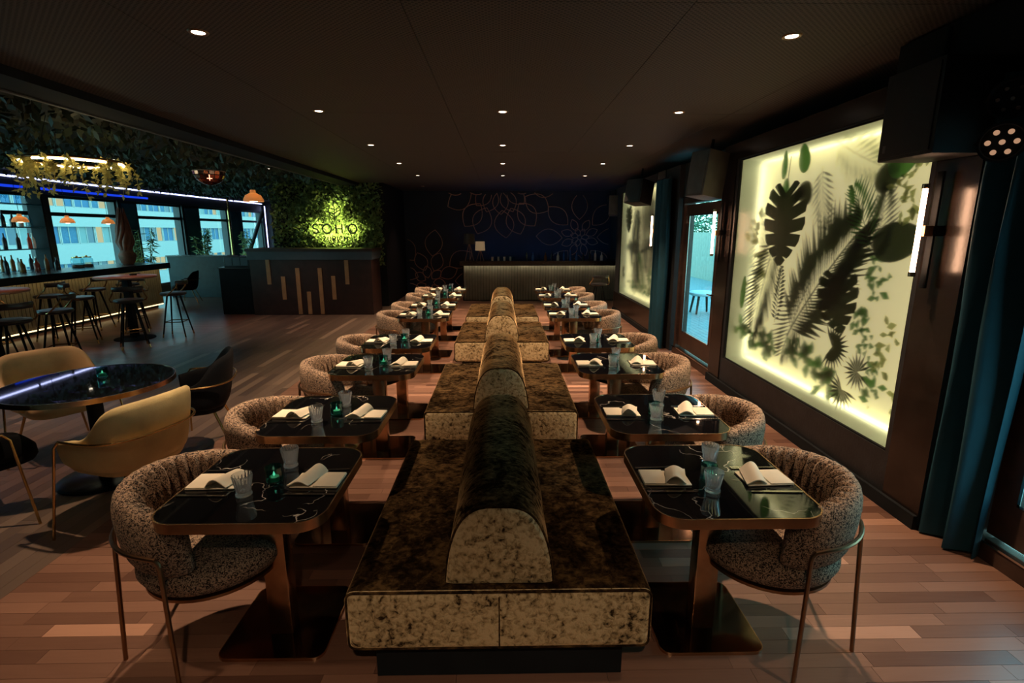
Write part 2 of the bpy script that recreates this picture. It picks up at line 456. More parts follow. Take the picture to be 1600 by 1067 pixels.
# ------------------------------------------------------------------ floor
def tones(mb, n_per, k=8):
    pass
floor = struct(raw('floor', MB().box((-10.2, -2.2, -0.06), (3.4, 22.4, -0.021)), M['black']))
def plank_box(x0, y0, x1, y1, z):
    return ([(x0,y0,-0.02),(x1,y0,-0.02),(x1,y1,-0.02),(x0,y1,-0.02),(x0,y0,z),(x1,y0,z),(x1,y1,z),(x0,y1,z)],
            [(4,5,6,7),(0,1,5,4),(1,2,6,5),(2,3,7,6),(3,0,4,7)])
g = 0.0008
def lay(x0, x1, y0, y1, w, L, along):
    out = []
    if along == 'X':
        y = y0
        while y < y1 - 1e-6:
            x = x0 - rnd.random()*L
            while x < x1:
                l = L*rnd.uniform(0.75, 1.25)
                a, b = max(x, x0), min(x+l, x1)
                if b - a > 0.02: out.append((a+g, y+g, b-g, min(y+w, y1)-g))
                x += l
            y += w
    else:
        x = x0
        while x < x1 - 1e-6:
            y = y0 - rnd.random()*L
            while y < y1:
                l = L*rnd.uniform(0.75, 1.25)
                a, b = max(y, y0), min(y+l, y1)
                if b - a > 0.02: out.append((x+g, a+g, min(x+w, x1)-g, b-g))
                y += l
            x += w
    return out
def tone_of(bright=0.04):
    t = max(0, min(1, rnd.gauss(0.42, 0.19)))
    if rnd.random() < bright: t = 1.0
    return t
right_pl = [(p, tone_of(0.03)) for p in lay(-2.52, 2.95, 0.6, 15.0, 0.075, 0.52, 'X')]
mid_pl = [(p, tone_of(0.05)) for p in lay(-5.35, -2.52, 0.6, 15.0, 0.095, 1.0, 'Y')]
left_pl = [(p, tone_of(0.0)) for p in lay(-10.1, -5.35, 3.5, 22.3, 0.11, 0.9, 'X')]
def size_seen(p):
    x, y = (p[0]+p[2])/2, (p[1]+p[3])/2
    if y < 1.62 or abs(x)/y > 1.0 or (abs(x) < 0.5 and y < 3.5): return 1e9
    return math.hypot(x, y)
order = sorted(range(len(right_pl)), key=lambda i: size_seen(right_pl[i][0]))
near = set(order[:300])
rest = MB(); rest.tone = []
for i, (p, t) in enumerate(right_pl):
    z = rnd.uniform(-0.0006, 0.0)
    vs, fs = plank_box(*p, z)
    if i in near:
        m = MB(); m.add(vs, fs); m.tone = [t]*8
        raw('floor_plank', m, M['plank_r'], floor)
    else:
        rest.add(vs, fs); rest.tone += [t]*8
def joined(lst, mat):
    m = MB(); m.tone = []
    for p, t in lst:
        vs, fs = plank_box(*p, rnd.uniform(-0.0006, 0.0)); m.add(vs, fs); m.tone += [t]*8
    return stuff(raw('parquet_strips', m, mat, floor))
stuff(raw('parquet_strips', rest, M['plank_r'], floor))
joined(mid_pl, M['plank_m']); joined(left_pl, M['plank_l'])

# ------------------------------------------------------------------ ceiling
ceil = struct(raw('ceiling', MB().box((-3.75, -2.2, 2.915), (3.4, 22.4, 3.1)), M['black']))
cx = [-3.37, -1.95, -0.5, 0.95, 2.2, 3.35]
cy = [-2.1, 0.35, 2.8, 5.25, 7.7, 10.15, 12.6, 15.05]
for i in range(len(cx)-1):
    for j in range(len(cy)-1):
        raw('ceiling_panel', MB().box((cx[i]+.002, cy[j]+.002, 2.90), (cx[i+1]-.002, cy[j+1]-.002, 2.915)), M['ceiling'], ceil)
raw('access_hatch', MB().box((1.75, 1.85, 2.885), (2.35, 2.5, 2.8995)), M['wall_brown'], ceil)
struct(raw('trim_1', MB().box((-3.75, -2.2, 2.84), (-3.375, 15.1, 3.0)).box((-3.42, -2.2, 2.835), (-3.375, 15.1, 2.84)), M['black']))
struct(raw('trim_2', MB().box((-3.79, -2.2, 2.83), (-3.752, 12.45, 2.855)), M['grey_speaker']))
struct(raw('trim_5', MB().box((2.40, -2.2, 2.66), (3.04, 3.35, 2.884)), M['black']))
struct(raw('trim_3', MB().box((3.05, -2.2, 2.6), (3.38, 15.1, 2.898)), M['wall']))
moss_c = struct(raw('ceiling_green', MB().box((-10.2, -2.2, 3.0), (-3.8, 22.4, 3.1)), M['moss']))
def leaves(mb, n, fn, s0, s1):
    for _ in range(n):
        p, nrm = fn()
        d = Vector((rnd.gauss(0,1), rnd.gauss(0,1), rnd.gauss(0,1))).normalized()
        d = (d + Vector(nrm)*0.7).normalized()
        w = d.orthogonal().normalized(); w = (Matrix.Rotation(rnd.random()*6.28, 3, d) @ w)
        s = rnd.uniform(s0, s1); p = Vector(p)
        mb.add([p, p + d*s*.5 + w*s*.26, p + d*s, p + d*s*.5 - w*s*.26], [(0,1,2,3)])
mb = MB(); leaves(mb, 9000, lambda: ((rnd.uniform(-9.6, -3.85), rnd.uniform(4, 19), rnd.uniform(2.93, 3.0)), (0,0,-1)), 0.05, 0.16)
stuff(raw('moss_tufts', mb, M['leaf_dark'], moss_c))

# ------------------------------------------------------------------ walls
def wbox(name, boxes, mat):
    m = MB()
    for a, b in boxes: m.box(a, b)
    return struct(raw(name, m, mat))
wbox('wall_back', [((-2.8, 15.0, 0), (3.2, 15.2, 3.0))], M['mural_wall'])
wbox('wall_front', [((-10.2, -2.3, 0), (3.4, -2.2, 3.1))], M['wall'])
XW = 2.55
# right wall, near light panel niche Y 3.15-5.75 z .36-2.55 ; far niche Y 8.75-11.35 z .46-2.6
wbox('wall_right', [((XW, 2.8, 0), (2.95, 6.1, .36)), ((XW, 2.8, 2.55), (2.95, 6.1, 2.73)), ((XW, 2.8, .36), (2.95, 3.15, 2.55)), ((XW, 5.75, .36), (2.95, 6.1, 2.55)), ((2.90, 3.15, .36), (2.95, 5.75, 2.55)),
     ((2.95, -2.2, 2.6), (3.05, 15.1, 2.73)), ((2.7, -2.2, 2.3), (2.95, 2.8, 2.73)), ((2.75, -2.2, 0), (2.95, 1.35, 2.3)), ((2.72, 2.65, 0), (2.95, 2.8, 2.3))], M['wall'])
wbox('wall_right_far', [((XW, 7.65, 0), (2.66, 8.6, 2.73)), ((XW, 8.6, 0), (2.95, 11.7, .46)), ((XW, 8.6, 2.6), (2.95, 11.7, 2.73)), ((XW, 8.6, .46), (2.95, 8.75, 2.6)), ((XW, 11.35, .46), (2.95, 11.7, 2.6)), ((2.90, 8.75, .46), (2.95, 11.35, 2.6)),
     ((2.62, 6.1, 2.26), (2.95, 7.65, 2.73)), ((3.1, 11.7, 0), (3.2, 15.0, 2.9)), ((2.9, 11.6, 0), (3.2, 11.7, 2.9))], M['wall'])
# brown veneer strips of wall beside the panels
wbox('trim_4', [((2.535, 2.8, 0.0), (XW, 3.10, 2.73)), ((2.535, 5.80, 0.0), (XW, 6.1, 2.73)), ((2.535, 8.3, 0.0), (XW, 8.70, 2.73)), ((2.535, 3.10, 2.56), (XW, 5.8, 2.73)), ((2.535, 8.7, 0.0), (XW, 11.7, 0.45))], M['wall_brown'])
wbox('baseboard_right', [((2.51, 2.8, 0), (2.534, 6.1, 0.09)), ((2.51, 8.3, 0), (2.534, 11.7, 0.09))], M['black'])
# block behind host stand
gw = wbox('wall_green', [((-5.45, 12.5, 0), (-2.8, 12.7, 3.0)), ((-2.92, 12.7, 0), (-2.8, 15.0, 3.0))], M['black'])
mb = MB()
def gp():
    while True:
        x, z = rnd.uniform(-5.4, -2.85), rnd.uniform(1.0, 2.95)
        d = math.hypot((x+3.9)/1.0, (z-1.95)/0.75)
        if d < 1.15 or rnd.random() < 0.45: return ((x, rnd.uniform(12.40, 12.5), z), (0,-1,0))
leaves(mb, 9000, gp, 0.05, 0.13)
stuff(raw('wall_foliage', mb, M['leaf_green'], gw))
wbox('wall_far_left', [((-10.2, 22.2, 0), (-5.4, 22.4, 3.1)), ((-5.45, 12.7, 0), (-5.3, 22.3, 3.1))], M['wall'])
# window wall X=-10
posts = [(4.0, 4.3), (8.3, 8.65), (11.4, 11.75), (13.8, 14.5), (16.5, 17.4), (19.2, 20.2), (21.9, 22.2)]
ww = wbox('wall_left', [((-10.2, 4.0, 2.58), (-9.9, 22.3, 3.0)), ((-10.2, 4.0, 0), (-9.95, 22.3, 0.25)), ((-10.2, -2.2, 0), (-10.0, 4.0, 3.1))] + [((-10.2, a, .25), (-9.92, b, 2.58)) for a, b in posts], M['frame_dark'])
for i, (a, b) in enumerate(posts):
    if i in (3, 4, 5): raw('tinted_panel', MB().box((-9.92, a+.12, .3), (-9.905, b-.08, 2.5)), M['teal_panel'], ww)
for i in range(len(posts)-1):
    y0, y1 = posts[i][1], posts[i+1][0]
    w = bpy.data.objects.new('window_%d' % (i+1), None); COL.objects.link(w); struct(w)
    f = MB().box((-10.08, y0, .25), (-9.98, y0+.05, 2.58)).box((-10.08, y1-.05, .25), (-9.98, y1, 2.58)).box((-10.08, y0, .25), (-9.98, y1, .31)).box((-10.08, y0, 2.52), (-9.98, y1, 2.58)).box((-10.09, y0, 2.13), (-9.96, y1, 2.21))
    raw('window_frame', f, M['frame_dark'], w)
    raw('pane', MB().box((-10.04, y0+.05, .31), (-10.032, y1-.05, 2.13)), M['pane'], w)
    raw('pane', MB().box((-10.04, y0+.05, 2.21), (-10.032, y1-.05, 2.52)), M['pane'], w)

# ------------------------------------------------------------------ light panels with leaves behind frosted glass
def monstera(c, size, ang, x, slots=8):
    m = MB()
    ca, sa = math.cos(ang), math.sin(ang)
    def P(u, v): return (x, c[0] + size*(u*ca - v*sa), c[1] + size*(u*sa + v*ca))
    # u across, v along the midrib from base (-.36) to tip (.5)
    O = [(0.02, -.36), (.16, -.50), (.36, -.44), (.47, -.22), (.47, .02), (.36, .26), (.17, .43), (0.0, .54)]
    def outl(t):
        f_ = t*(len(O)-1); i = min(int(f_), len(O)-2); w_ = f_-i
        return Vector(O[i]).lerp(Vector(O[i+1]), w_)
    def midr(t): return Vector((0, -.36 + .86*max(0, t*1.15-.15)))
    for side in (-1, 1):
        for k in range(slots):
            t0, t1 = k/slots, (k+1)/slots; gp_ = .13/slots if k < slots-1 else .06/slots
            a_, b_ = outl(t0 + gp_), outl(t1 - gp_); mm = outl((t0+t1)/2)*1.03
            ca_, cb_ = midr(t0), midr(t1)
            ia, ib = ca_.lerp(outl(t0), .42), cb_.lerp(outl(t1), .42)
            pl_ = [ca_, ia, a_, mm, b_, ib, cb_]
            m.add([P(side*q.x, q.y) for q in pl_], [tuple(range(7))])
    m.add([P(-.008,-.30), P(.008,-.30), P(.035,-.8), P(.02,-.8)], [(0,1,2,3)])
    return m
def frond(c, size, ang, x, n=20, spread=65, w=0.02, bend=0.15, ratio=.5):
    m = MB(); ca, sa = math.cos(ang), math.sin(ang)
    def P(u, v): return (x, c[0] + size*(u*ca - v*sa), c[1] + size*(u*sa + v*ca))
    def spine(t): return Vector((bend*t*t, t - .5))
    for k in range(n):
        t = 0.08 + 0.9*k/(n-1); q = spine(t)
        L = ratio*math.sin(PI*(0.12 + 0.8*t))**.7
        for side in (-1, 1):
            a = R(spread*(1-0.55*t)); d = Vector((side*math.sin(a), math.cos(a)))
            nn = Vector((-d.y, d.x)); ww = w*(0.7+.6*rnd.random())
            e = q + d*L*rnd.uniform(.85, 1.05) + Vector((0, -0.05*side*side*rnd.random()))
            mm = q + d*L*.45
            m.add([P(*q), P(*(mm + nn*ww)), P(*e), P(*(mm - nn*ww))], [(0,1,2,3)])
    for k in range(8):
        a, b = spine(k/8), spine((k+1)/8); m.add([P(a.x-.008, a.y), P(a.x+.008, a.y), P(b.x+.006, b.y), P(b.x-.006, b.y)], [(0,1,2,3)])
    return m
def fan(c, size, ang, x, n=17, arc_=300):
    m = MB()
    for k in range(n):
        a = ang + R(-arc_/2 + arc_*k/(n-1)); L = size*.5*rnd.uniform(.85, 1.05)
        d = Vector((math.cos(a), math.sin(a))); nn = Vector((-d.y, d.x)); q = Vector(c)
        mm = q + d*L*.5; e = q + d*L
        m.add([(x, *q), (x, *(mm + nn*L*.07)), (x, *e), (x, *(mm - nn*L*.07))], [(0,1,2,3)])
    return m
def oval(c, w, h, ang, x):
    m = MB(); ca, sa = math.cos(ang), math.sin(ang); pts = []
    for k in range(24):
        t = 2*PI*k/24; u = .5*w*math.sin(t)*(1 - .18*math.cos(t)); v = .5*h*math.cos(t)
        pts.append((x, c[0] + u*ca - v*sa, c[1] + u*sa + v*ca))
    m.add(pts, [tuple(range(24))]); return m
def vine(a, b, x, n=26, s=.07, wob=.08):
    m = MB()
    A, B = Vector(a), Vector(b)
    for k in range(n):
        t = (k + rnd.random())/n
        q = A.lerp(B, t) + Vector((wob*math.sin(t*9 + a[0]) + rnd.uniform(-wob, wob), rnd.uniform(-.02, .02)))
        an = rnd.random()*6.28; d = Vector((math.cos(an), math.sin(an))); nn = Vector((-d.y, d.x)); L = s*rnd.uniform(.6, 1.2)
        m.add([(x+rnd.uniform(0,.05), *q), (x+.01, *(q + d*L*.5 + nn*L*.3)), (x+.01, *(q + d*L)), (x+.01, *(q + d*L*.5 - nn*L*.3))], [(0,1,2,3)])
    return m
def light_panel(y0, y1, z0, z1, label, leaves_):
    t = thing('light_panel', label, 'light panel', (2.6, (y0+y1)/2, z0))
    def L(name, mb, mat, **k):
        o = raw(name, mb, mat, t); o.location = (-2.6, -(y0+y1)/2, -z0); return o
    L('diffuser', MB().box((2.575, y0, z0), (2.585, y1, z1)), M['diffuser'])
    L('backboard', MB().box((2.885, y0, z0), (2.898, y1, z1)), M['panel_back'])
    L('side_lining', MB().box((2.59, y0+.001, z0+.001), (2.884, y0+.006, z1)).box((2.59, y1-.006, z0+.001), (2.884, y1-.001, z1)).box((2.59, y0, z1-.006), (2.884, y1, z1-.001)).box((2.59, y0, z0+.001), (2.884, y1, z0+.006)), M['stand_white'])
    L('frame', MB().box((2.556, y0, z0), (2.574, y0+.012, z1)).box((2.556, y1-.012, z0), (2.574, y1, z1)).box((2.556, y0, z0), (2.574, y1, z0+.012)).box((2.556, y0, z1-.012), (2.574, y1, z1)), M['black'])
    for a, b in (((2.80, y0+.03, z0+.02), (2.83, y1-.03, z0+.035)), ((2.80, y0+.03, z1-.04), (2.83, y1-.03, z1-.03)), ((2.80, y1-.035, z0+.05), (2.83, y1-.02, z1-.05)), ((2.80, y0+.02, z0+.05), (2.83, y0+.028, z1-.05))):
        L('led_strip', MB().box(a, b), M['panel_led'])
    for name, m, mat in leaves_: L(name, m, M[mat])
D, Gn, Pa = 'pleaf_dark', 'pleaf_green', 'pleaf_pale'
XN = 2.605
lv = [('monstera_leaf', monstera((4.84, 1.87), .74, R(180), XN), D),
      ('monstera_leaf', monstera((3.95, 1.28), .52, R(160), XN+.015), D),
      ('rubber_leaf', oval((3.47, 1.73), .27, .46, R(82), XN+.05), D),
      ('palm_frond', frond((4.28, 1.37), 1.25, R(33), XN+.03, 34, 62, .017, -.12), D),
      ('palm_frond', frond((4.55, 1.05), .80, R(-150), XN+.035, 18, 60, .015, .1), D),
      ('palm_frond', frond((5.17, 1.30), 1.0, R(-158), XN+.03, 24, 55, .014, .12), D),
      ('palm_frond', frond((3.77, 1.90), .50, R(-25), XN+.012, 15, 62, .026, .1), Gn),
      ('palm_frond', frond((3.63, 1.82), .48, R(10), XN+.05, 14, 60, .026, .1), D),
      ('fern_frond', frond((4.78, 1.20), .52, R(8), XN+.008, 14, 75, .030, .1, .26), D),
      ('fan_palm_leaf', fan((3.93, .90), .42, R(180), XN+.012, 19, 240), D),
      ('fan_palm_leaf', fan((3.62, .78), .34, R(0), XN+.02, 17, 300), D),
      ('fan_palm_leaf', fan((3.76, .60), .36, R(-60), XN+.02, 13, 220), D),
      ('small_leaf', oval((4.95, 2.40), .10, .26, 0, XN+.02), Gn), ('small_leaf', oval((4.64, 2.42), .17, .26, R(-20), XN+.02), Gn),
      ('small_leaf', oval((3.64, 2.18), .20, .30, R(60), XN+.06), D), ('small_leaf', oval((3.50, 2.25), .20, .26, R(80), XN+.03), Gn),
      ('small_leaf', oval((4.91, 2.18), .13, .20, 0, XN+.03), Gn), ('small_leaf', oval((4.62, 2.13), .24, .2, R(30), XN+.05), D),
      ('small_leaf', oval((5.52, 1.15), .12, .36, R(4), XN+.012), Gn),
      ('palm_frond', frond((4.38, 2.08), .50, R(170), XN+.06, 12, 60, .02, .1), D),
      ('palm_frond', frond((5.45, 1.66), .62, R(185), XN+.09, 14, 60, .02, .1), Pa),
      ('palm_frond', frond((4.1, 2.35), .7, R(120), XN+.14, 12, 60, .02, .1), Pa),
      ('ivy_vine', vine((3.36, 2.35), (3.42, 1.85), XN+.02, 34, .08), Pa),
      ('ivy_vine', vine((3.70, 1.62), (3.56, .55), XN+.05, 60, .09), Gn),
      ('ivy_vine', vine((3.45, 1.2), (3.30, .6), XN+.03, 30, .08), Pa),
      ('bush_leaves', vine((5.55, .75), (4.9, .62), XN+.06, 40, .16, .12), Gn),
      ('bush_leaves', vine((4.6, .78), (4.0, .52), XN+.08, 44, .16, .14), Gn),
      ('bush_leaves', vine((5.5, 1.95), (5.3, 1.2), XN+.05, 36, .12, .10), Pa)]
light_panel(3.15, 5.75, .36, 2.55, 'tall glowing light panel with leaf silhouettes behind frosted glass, nearer one on the right', lv)
lv2 = [('monstera_leaf', monstera((10.85, 2.05), .55, R(170), XN+.02), D), ('palm_frond', frond((10.4, 1.5), 1.2, R(15), XN+.06, 22, 55, .03, .1), D),
       ('palm_frond', frond((9.6, 1.6), 1.5, R(-10), XN+.12, 22, 55, .03, .1), D), ('palm_frond', frond((9.9, .95), .9, R(-30), XN+.08, 16, 55, .03, .1), Gn),
       ('rubber_leaf', oval((9.6, 2.1), .5, .6, R(40), XN+.14), D), ('monstera_leaf', monstera((10.3, 1.0), .6, R(30), XN+.08), D),
       ('fan_palm_leaf', fan((11.1, .95), .4, 0, XN+.01, 15, 300), D), ('fan_palm_leaf', fan((9.15, 1.0), .5, 0, XN+.03, 15, 300), Gn),
       ('bush_leaves', vine((11.0, 1.4), (9.2, 1.6), XN+.1, 70, .2, .3), D), ('bush_leaves', vine((10.9, .7), (9.0, .7), XN+.06, 40, .16, .12), Gn)]
light_panel(8.75, 11.35, .46, 2.6, 'smaller looking glowing leaf panel at the far right beside the bar', lv2)

# ------------------------------------------------------------------ downlights
def spot(parent, loc, w, col, angle=84, blend=1.0, r=0.035):
    d = bpy.data.lights.new('lamp_light', 'SPOT'); d.energy = w; d.color = col
    d.spot_size = R(angle); d.spot_blend = blend; d.shadow_soft_size = r
    o = bpy.data.objects.new('lamp_light', d); COL.objects.link(o); o.parent = parent; o.location = loc
    return o
def downlight(x, y, z, label, w=SPOT_W, col=WARM, lens='lens', grp='recessed ceiling downlights'):
    t = thing('downlight', label, 'downlight', (x, y, z), 0, grp)
    obj('trim_ring', MB().lathe([(0.036, -.002), (0.044, -.007), (0.052, -.006), (0.056, 0.0)], 24), M['brass_dark'], t)
    obj('lamp_lens', MB().lathe([(0.0001, -.004), (0.035, -.0035), (0.035, 0.0)], 20), M[lens], t)
    if w: spot(t, (0, 0, -0.03), w, col)
    return t
ys = [-0.7, 1.28, 3.23, 5.17, 7.1, 8.95, 10.85]
rowlab = ['added unseen behind the camera', 'out over the camera', 'first in view', 'second in view', 'third in view', 'fourth in view', 'farthest']
for i, y in enumerate(ys):
    for x, nm in ((-1.72, 'left'), (0.0, 'middle'), (1.67, 'right')):
        if x == 0.0 and 0 < y < 5: continue
        w_ = SPOT_W*(1.5 if x == 0.0 else 1.25)*(0.19 if y == 1.28 else 1.0)
        t_ = downlight(x, y, 2.9, f'small round recessed downlight in the dark ceiling, {nm} row, {rowlab[i]}', w_ if y > 0 else (320 if x == 0 else 0))
        if y < 0 and x == 0:  # unseen wide-beam lamp added to light the bench fronts
            for c_ in t_.children:
                if c_.type == 'LIGHT': c_.data.spot_size = R(112)
for x, y, w, nm in ((-6.6, 6.4, 40, 'above the near high table'), (-6.3, 8.8, 60, 'above the far high table'), (-4.3, 10.0, 110, 'in the moss ceiling before the sign'), (-3.8, 11.6, 25, 'in the moss ceiling close to the sign'), (-8.7, 10.5, 25, 'above the left bar'), (-4.6, 4.0, 190, 'added unseen above the round table')):
    downlight(x, y, 2.93, f'small round downlight {nm}', w, (1.0, 0.55, 0.38), 'lens', 'downlights in the moss ceiling')  # the round table one is out of view, added to brighten the armchairs

downlight(-2.0, 13.4, 2.9, 'faint reddish downlight at the back wall near the left line flower', 60, (1.0, 0.55, 0.42), 'lens_dim')
# ------------------------------------------------------------------ benches
def bench_proto():
    L, Wd = 1.5, 1.19
    t = thing('velvet_bench', '', 'bench')
    seat = MB()
    # softly domed rounded box
    bm = bmesh.new(); bmesh.ops.create_cube(bm, size=1)
    for v in bm.verts: v.co = Vector((v.co.x*Wd, v.co.y*L, v.co.z*0.26))
    bmesh.ops.bevel(bm, geom=bm.edges[:]+bm.verts[:], offset=0.035, segments=4, profile=0.5, affect='EDGES')
    for v in bm.verts: v.co.z += 0.32
    bm.verts.index_update(); seat.add([v.co.copy() for v in bm.verts], [[v.index for v in f.verts] for f in bm.faces]); bm.free()
    s = obj('seat', seat, M['velvet'], t)
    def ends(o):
        o.data.materials.append(M['velvet_lit_end'])
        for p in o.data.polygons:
            if abs(p.normal.y) > 0.35: p.material_index = 1  # end faces get the velvet coloured as lit
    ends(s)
    o = rrect(Wd-.012, .26-.012, .03, 5)
    obj('piping', MB().tube([(p[0], -L/2+.012, p[1]+.32) for p in o], .006, 6, closed=True), M['velvet'], s)
    obj('seam', MB().tube([(0, -L/2-.0005, .20), (0, -L/2-.0005, .43)], .003, 6), M['velvet'], s)
    obj('plinth', MB().box((-Wd/2+.09, -L/2+.08, 0), (Wd/2-.09, L/2-.08, .19)), M['black'], t)
    # bolster
    def prof(y, k=1.0):
        out = []
        n = 28
        for i in range(n+1):
            a = PI*i/n
            ca, sa = math.cos(a), math.sin(a)
            w = 0.212; h = 0.322
            x = w*math.copysign(abs(ca)**0.62, ca); z = h*abs(sa)**0.78
            x *= 1 - 0.12*(z/h)
            out.append((x*k, y, 0.452 + 0.02*0 + z*k + (1-k)*.12))
        # rounded bottom
        out += [(-0.19*k, y, .448 + (1-k)*.12), (0.19*k, y, .448 + (1-k)*.12)]
        return out
    ysr = [(-L/2+.045, .90), (-L/2+.050, .955), (-L/2+.060, .99), (-L/2+.08, 1.0)]
    rings = [prof(y, k) for y, k in ysr] + [prof(-L/2+.08 + (L-.16)*i/10, 1+.006*math.sin(i*1.7)) for i in range(1, 10)] + [prof(-y, k) for y, k in reversed(ysr)]
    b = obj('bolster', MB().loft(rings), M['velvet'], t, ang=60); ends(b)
    obj('piping', MB().tube(prof(-L/2+.062, 1.0), .005, 6, closed=True), M['velvet'], b)
    return t
BY = [2.46, 4.47, 6.98, 8.95]
bp = Proto(bench_proto())
for y, lab in zip(BY, ['nearest double-sided gold-brown crushed velvet bench with rounded bolster down its middle', 'second crushed velvet bench from the front, between the third and fourth table rows', 'third crushed velvet bench from the front, behind the wider gap in the row', 'farthest crushed velvet bench, closest to the fluted bar']):
    bp.put((-0.02, y, 0), 0, lab, 'velvet benches down the middle of the room')

# ------------------------------------------------------------------ square tables
def table_proto():
    t = thing('dining_table', '', 'table')
    w, d, r = .66, .68, .11
    ou = rrect(w, d, r, 10); inn = rrect(w-.012, d-.012, r-.006, 10)
    obj('tabletop', MB().prism(inn, .716, .748), M['marble'], t, ang=30)
    obj('brass_rim', MB().ringprism(ou, inn, .708, .750), M['brass'], t, ang=30)
    obj('pedestal', MB().rbox((-.05, -.04, .012), (.05, .04, .715), .004, 2), M['brass'], t)
    bo = rrect(.46, .46, .05, 5, 0, .05); bi = rrect(.452, .452, .046, 5, 0, .05)
    obj('base_plate', MB().prism(bi, 0.001, .012), M['mirror_base'], t, ang=30)
    obj('base_rim', MB().ringprism(bo, bi, 0.0, .0135), M['brass'], t, ang=30)
    return t
TY = [2.05, 2.87, 4.03, 4.91, 6.55, 7.41, 8.52, 9.44]
ORD = ['nearest', 'second', 'third', 'fourth', 'fifth', 'sixth', 'seventh', 'farthest']
tp = Proto(table_proto())

# ------------------------------------------------------------------ leopard tub chair (faces +X)
def shell(mb, phis, Rf, zb, zt, th, lean=0.0, sec=14, pleat=None, p=0.7, ex=1.0, ey=1.0):
    rings = []
    for i, ph in enumerate(phis):
        cphi = PI + ph
        r0, b, tt, h = Rf(ph), zb(ph), zt(ph), th(ph)
        zc, hh = (b+tt)/2, (tt-b)/2
        ring = []
        for k in range(sec):
            a = 2*PI*k/sec; ca, sa = math.cos(a), math.sin(a)
            u = math.copysign(abs(ca)**p, ca)*h/2; v = math.copysign(abs(sa)**p, sa)*hh
            rr = r0 + u + lean*v
            if pleat and ca < 0.35: rr += pleat(ph)*(0.4-ca)*max(0, sa+.6)
            ring.append((rr*math.cos(cphi)*ex, rr*math.sin(cphi)*ey, zc + v))
        rings.append(ring)
    mb.loft(rings)
    return mb
def leopard_proto():
    t = thing('tub_chair', '', 'chair')
    prof = [(0.0001, .365), (.22, .367), (.28, .382), (.300, .42), (.296, .462), (.26, .490), (.13, .502), (0.0001, .504)]
    obj('seat', MB().lathe(prof, 40), M['boucle'], t, ang=60)
    obj('seat_ring', MB().lathe([(.0001, .345), (.262, .345), (.275, .350), (.275, .363), (.0001, .366)], 40), M['brass_dark'], t)
    n = 110; A = R(105)
    phis = [-A + 2*A*i/n for i in range(n+1)]
    def end(ph): return min(1.0, max(0.0, (A-abs(ph))/R(16)))**.5
    bk = MB()
    shell(bk, phis, lambda ph: .285, lambda ph: .475 + .03*(1-end(ph)), lambda ph: .50 + (.285 - .06*(abs(ph)/A)**2)*(.35+.65*end(ph)), lambda ph: .105*(.3+.7*end(ph)), .10, 20, lambda ph: .016*math.cos(ph*34), .75)
    obj('backrest', bk, M['boucle'], t, ang=70)
    R0 = .352
    arcp = [(R0*math.cos(R(a)), R0*math.sin(R(a)), .60) for a in range(100, 261, 8)]
    def corner(sgn):
        x0, y0 = R0*math.cos(R(100)), sgn*R0*math.sin(R(100))
        dx = .03
        pts = [(x0+.03+.03*math.sin(R(q)), y0+.005*sgn, .60-.04*(1-math.cos(R(q)))) for q in (30, 60, 90)]
        return pts + [(x0+.075, y0+.02*sgn, .0)]
    rod = list(reversed(corner(1))) + arcp + corner(-1)
    obj('frame_rod', MB().tube(rod, .009, 8), M['brass_dark'], t)
    for sg in (-1, 1):
        a = R(180 + sg*28)
        obj('leg', MB().tube([(R0*math.cos(a), R0*math.sin(a), .60), ((R0+.035)*math.cos(a), (R0+.035)*math.sin(a), 0)], .009, 8), M['brass_dark'], t)
    return t
cp = Proto(leopard_proto())

# ------------------------------------------------------------------ tableware
def napkin_proto():
    t = thing('napkin', '', 'napkin')
    a = MB()
    a.rbox((-.10, -.065, 0), (.10, .065, .006), .0025, 2)
    a.rbox((-.002, -.064, .0062), (.099, .064, .011), .002, 2)
    obj('folded_base', a, M['napkin'], t)
    f = MB(); secs = []
    n = 10
    for j in range(n+1):
        s = j/n; x = -.004 - .088*s; z = .010 + .030*math.sin(PI*min(1, s*1.05))*(1 - .35*s)
        secs.append((x, z))
    vs = []; fs = []
    for (x, z) in secs:
        for k, y in enumerate((-.066, -.03, .03, .072)):
            vs.append((x + .018*(y/.07), y, z*(1 + .25*(y/.07)) if z > .012 else z))
    m = 4
    top = len(vs)
    vs2 = [(x, y, z+.004) for x, y, z in vs]
    V = vs + vs2
    for j in range(n):
        for k in range(m-1):
            fs.append((j*m+k, (j+1)*m+k, (j+1)*m+k+1, j*m+k+1)); fs.append((top+j*m+k, top+j*m+k+1, top+(j+1)*m+k+1, top+(j+1)*m+k))
    for j in range(n):
        for k in (0, m-1): fs.append((j*m+k, (j+1)*m+k, top+(j+1)*m+k, top+j*m+k))
    for j in (0, n):
        for k in range(m-1): fs.append((j*m+k, j*m+k+1, top+j*m+k+1, top+j*m+k))
    f.add(V, fs)
    obj('turned_flap', f, M['napkin'], t)
    return t
npx = Proto(napkin_proto())
def glass_proto():
    m = MB(); n = 48
    fl = lambda t, j: 1 + .030*math.cos(16*t)
    prof = [(.0001, 0), (.024, 0), (.030, .003), (.030, .012), (.027, .020), (.029, .035), (.0345, .065), (.038, .088), (.0385, .092)]
    inner = [(.0365, .0925), (.0355, .088), (.0320, .065), (.0265, .036), (.0235, .021), (.018, .016), (.0001, .014)]
    m.lathe(prof + inner, n, flute=lambda t, j: 1 + (.05*math.cos(16*t) if 0.12 < j < .52 else 0))
    o = obj('water_glass', m, M['tumbler'], ang=60); tag(o, '', 'glass'); return o
gl = Proto(glass_proto())
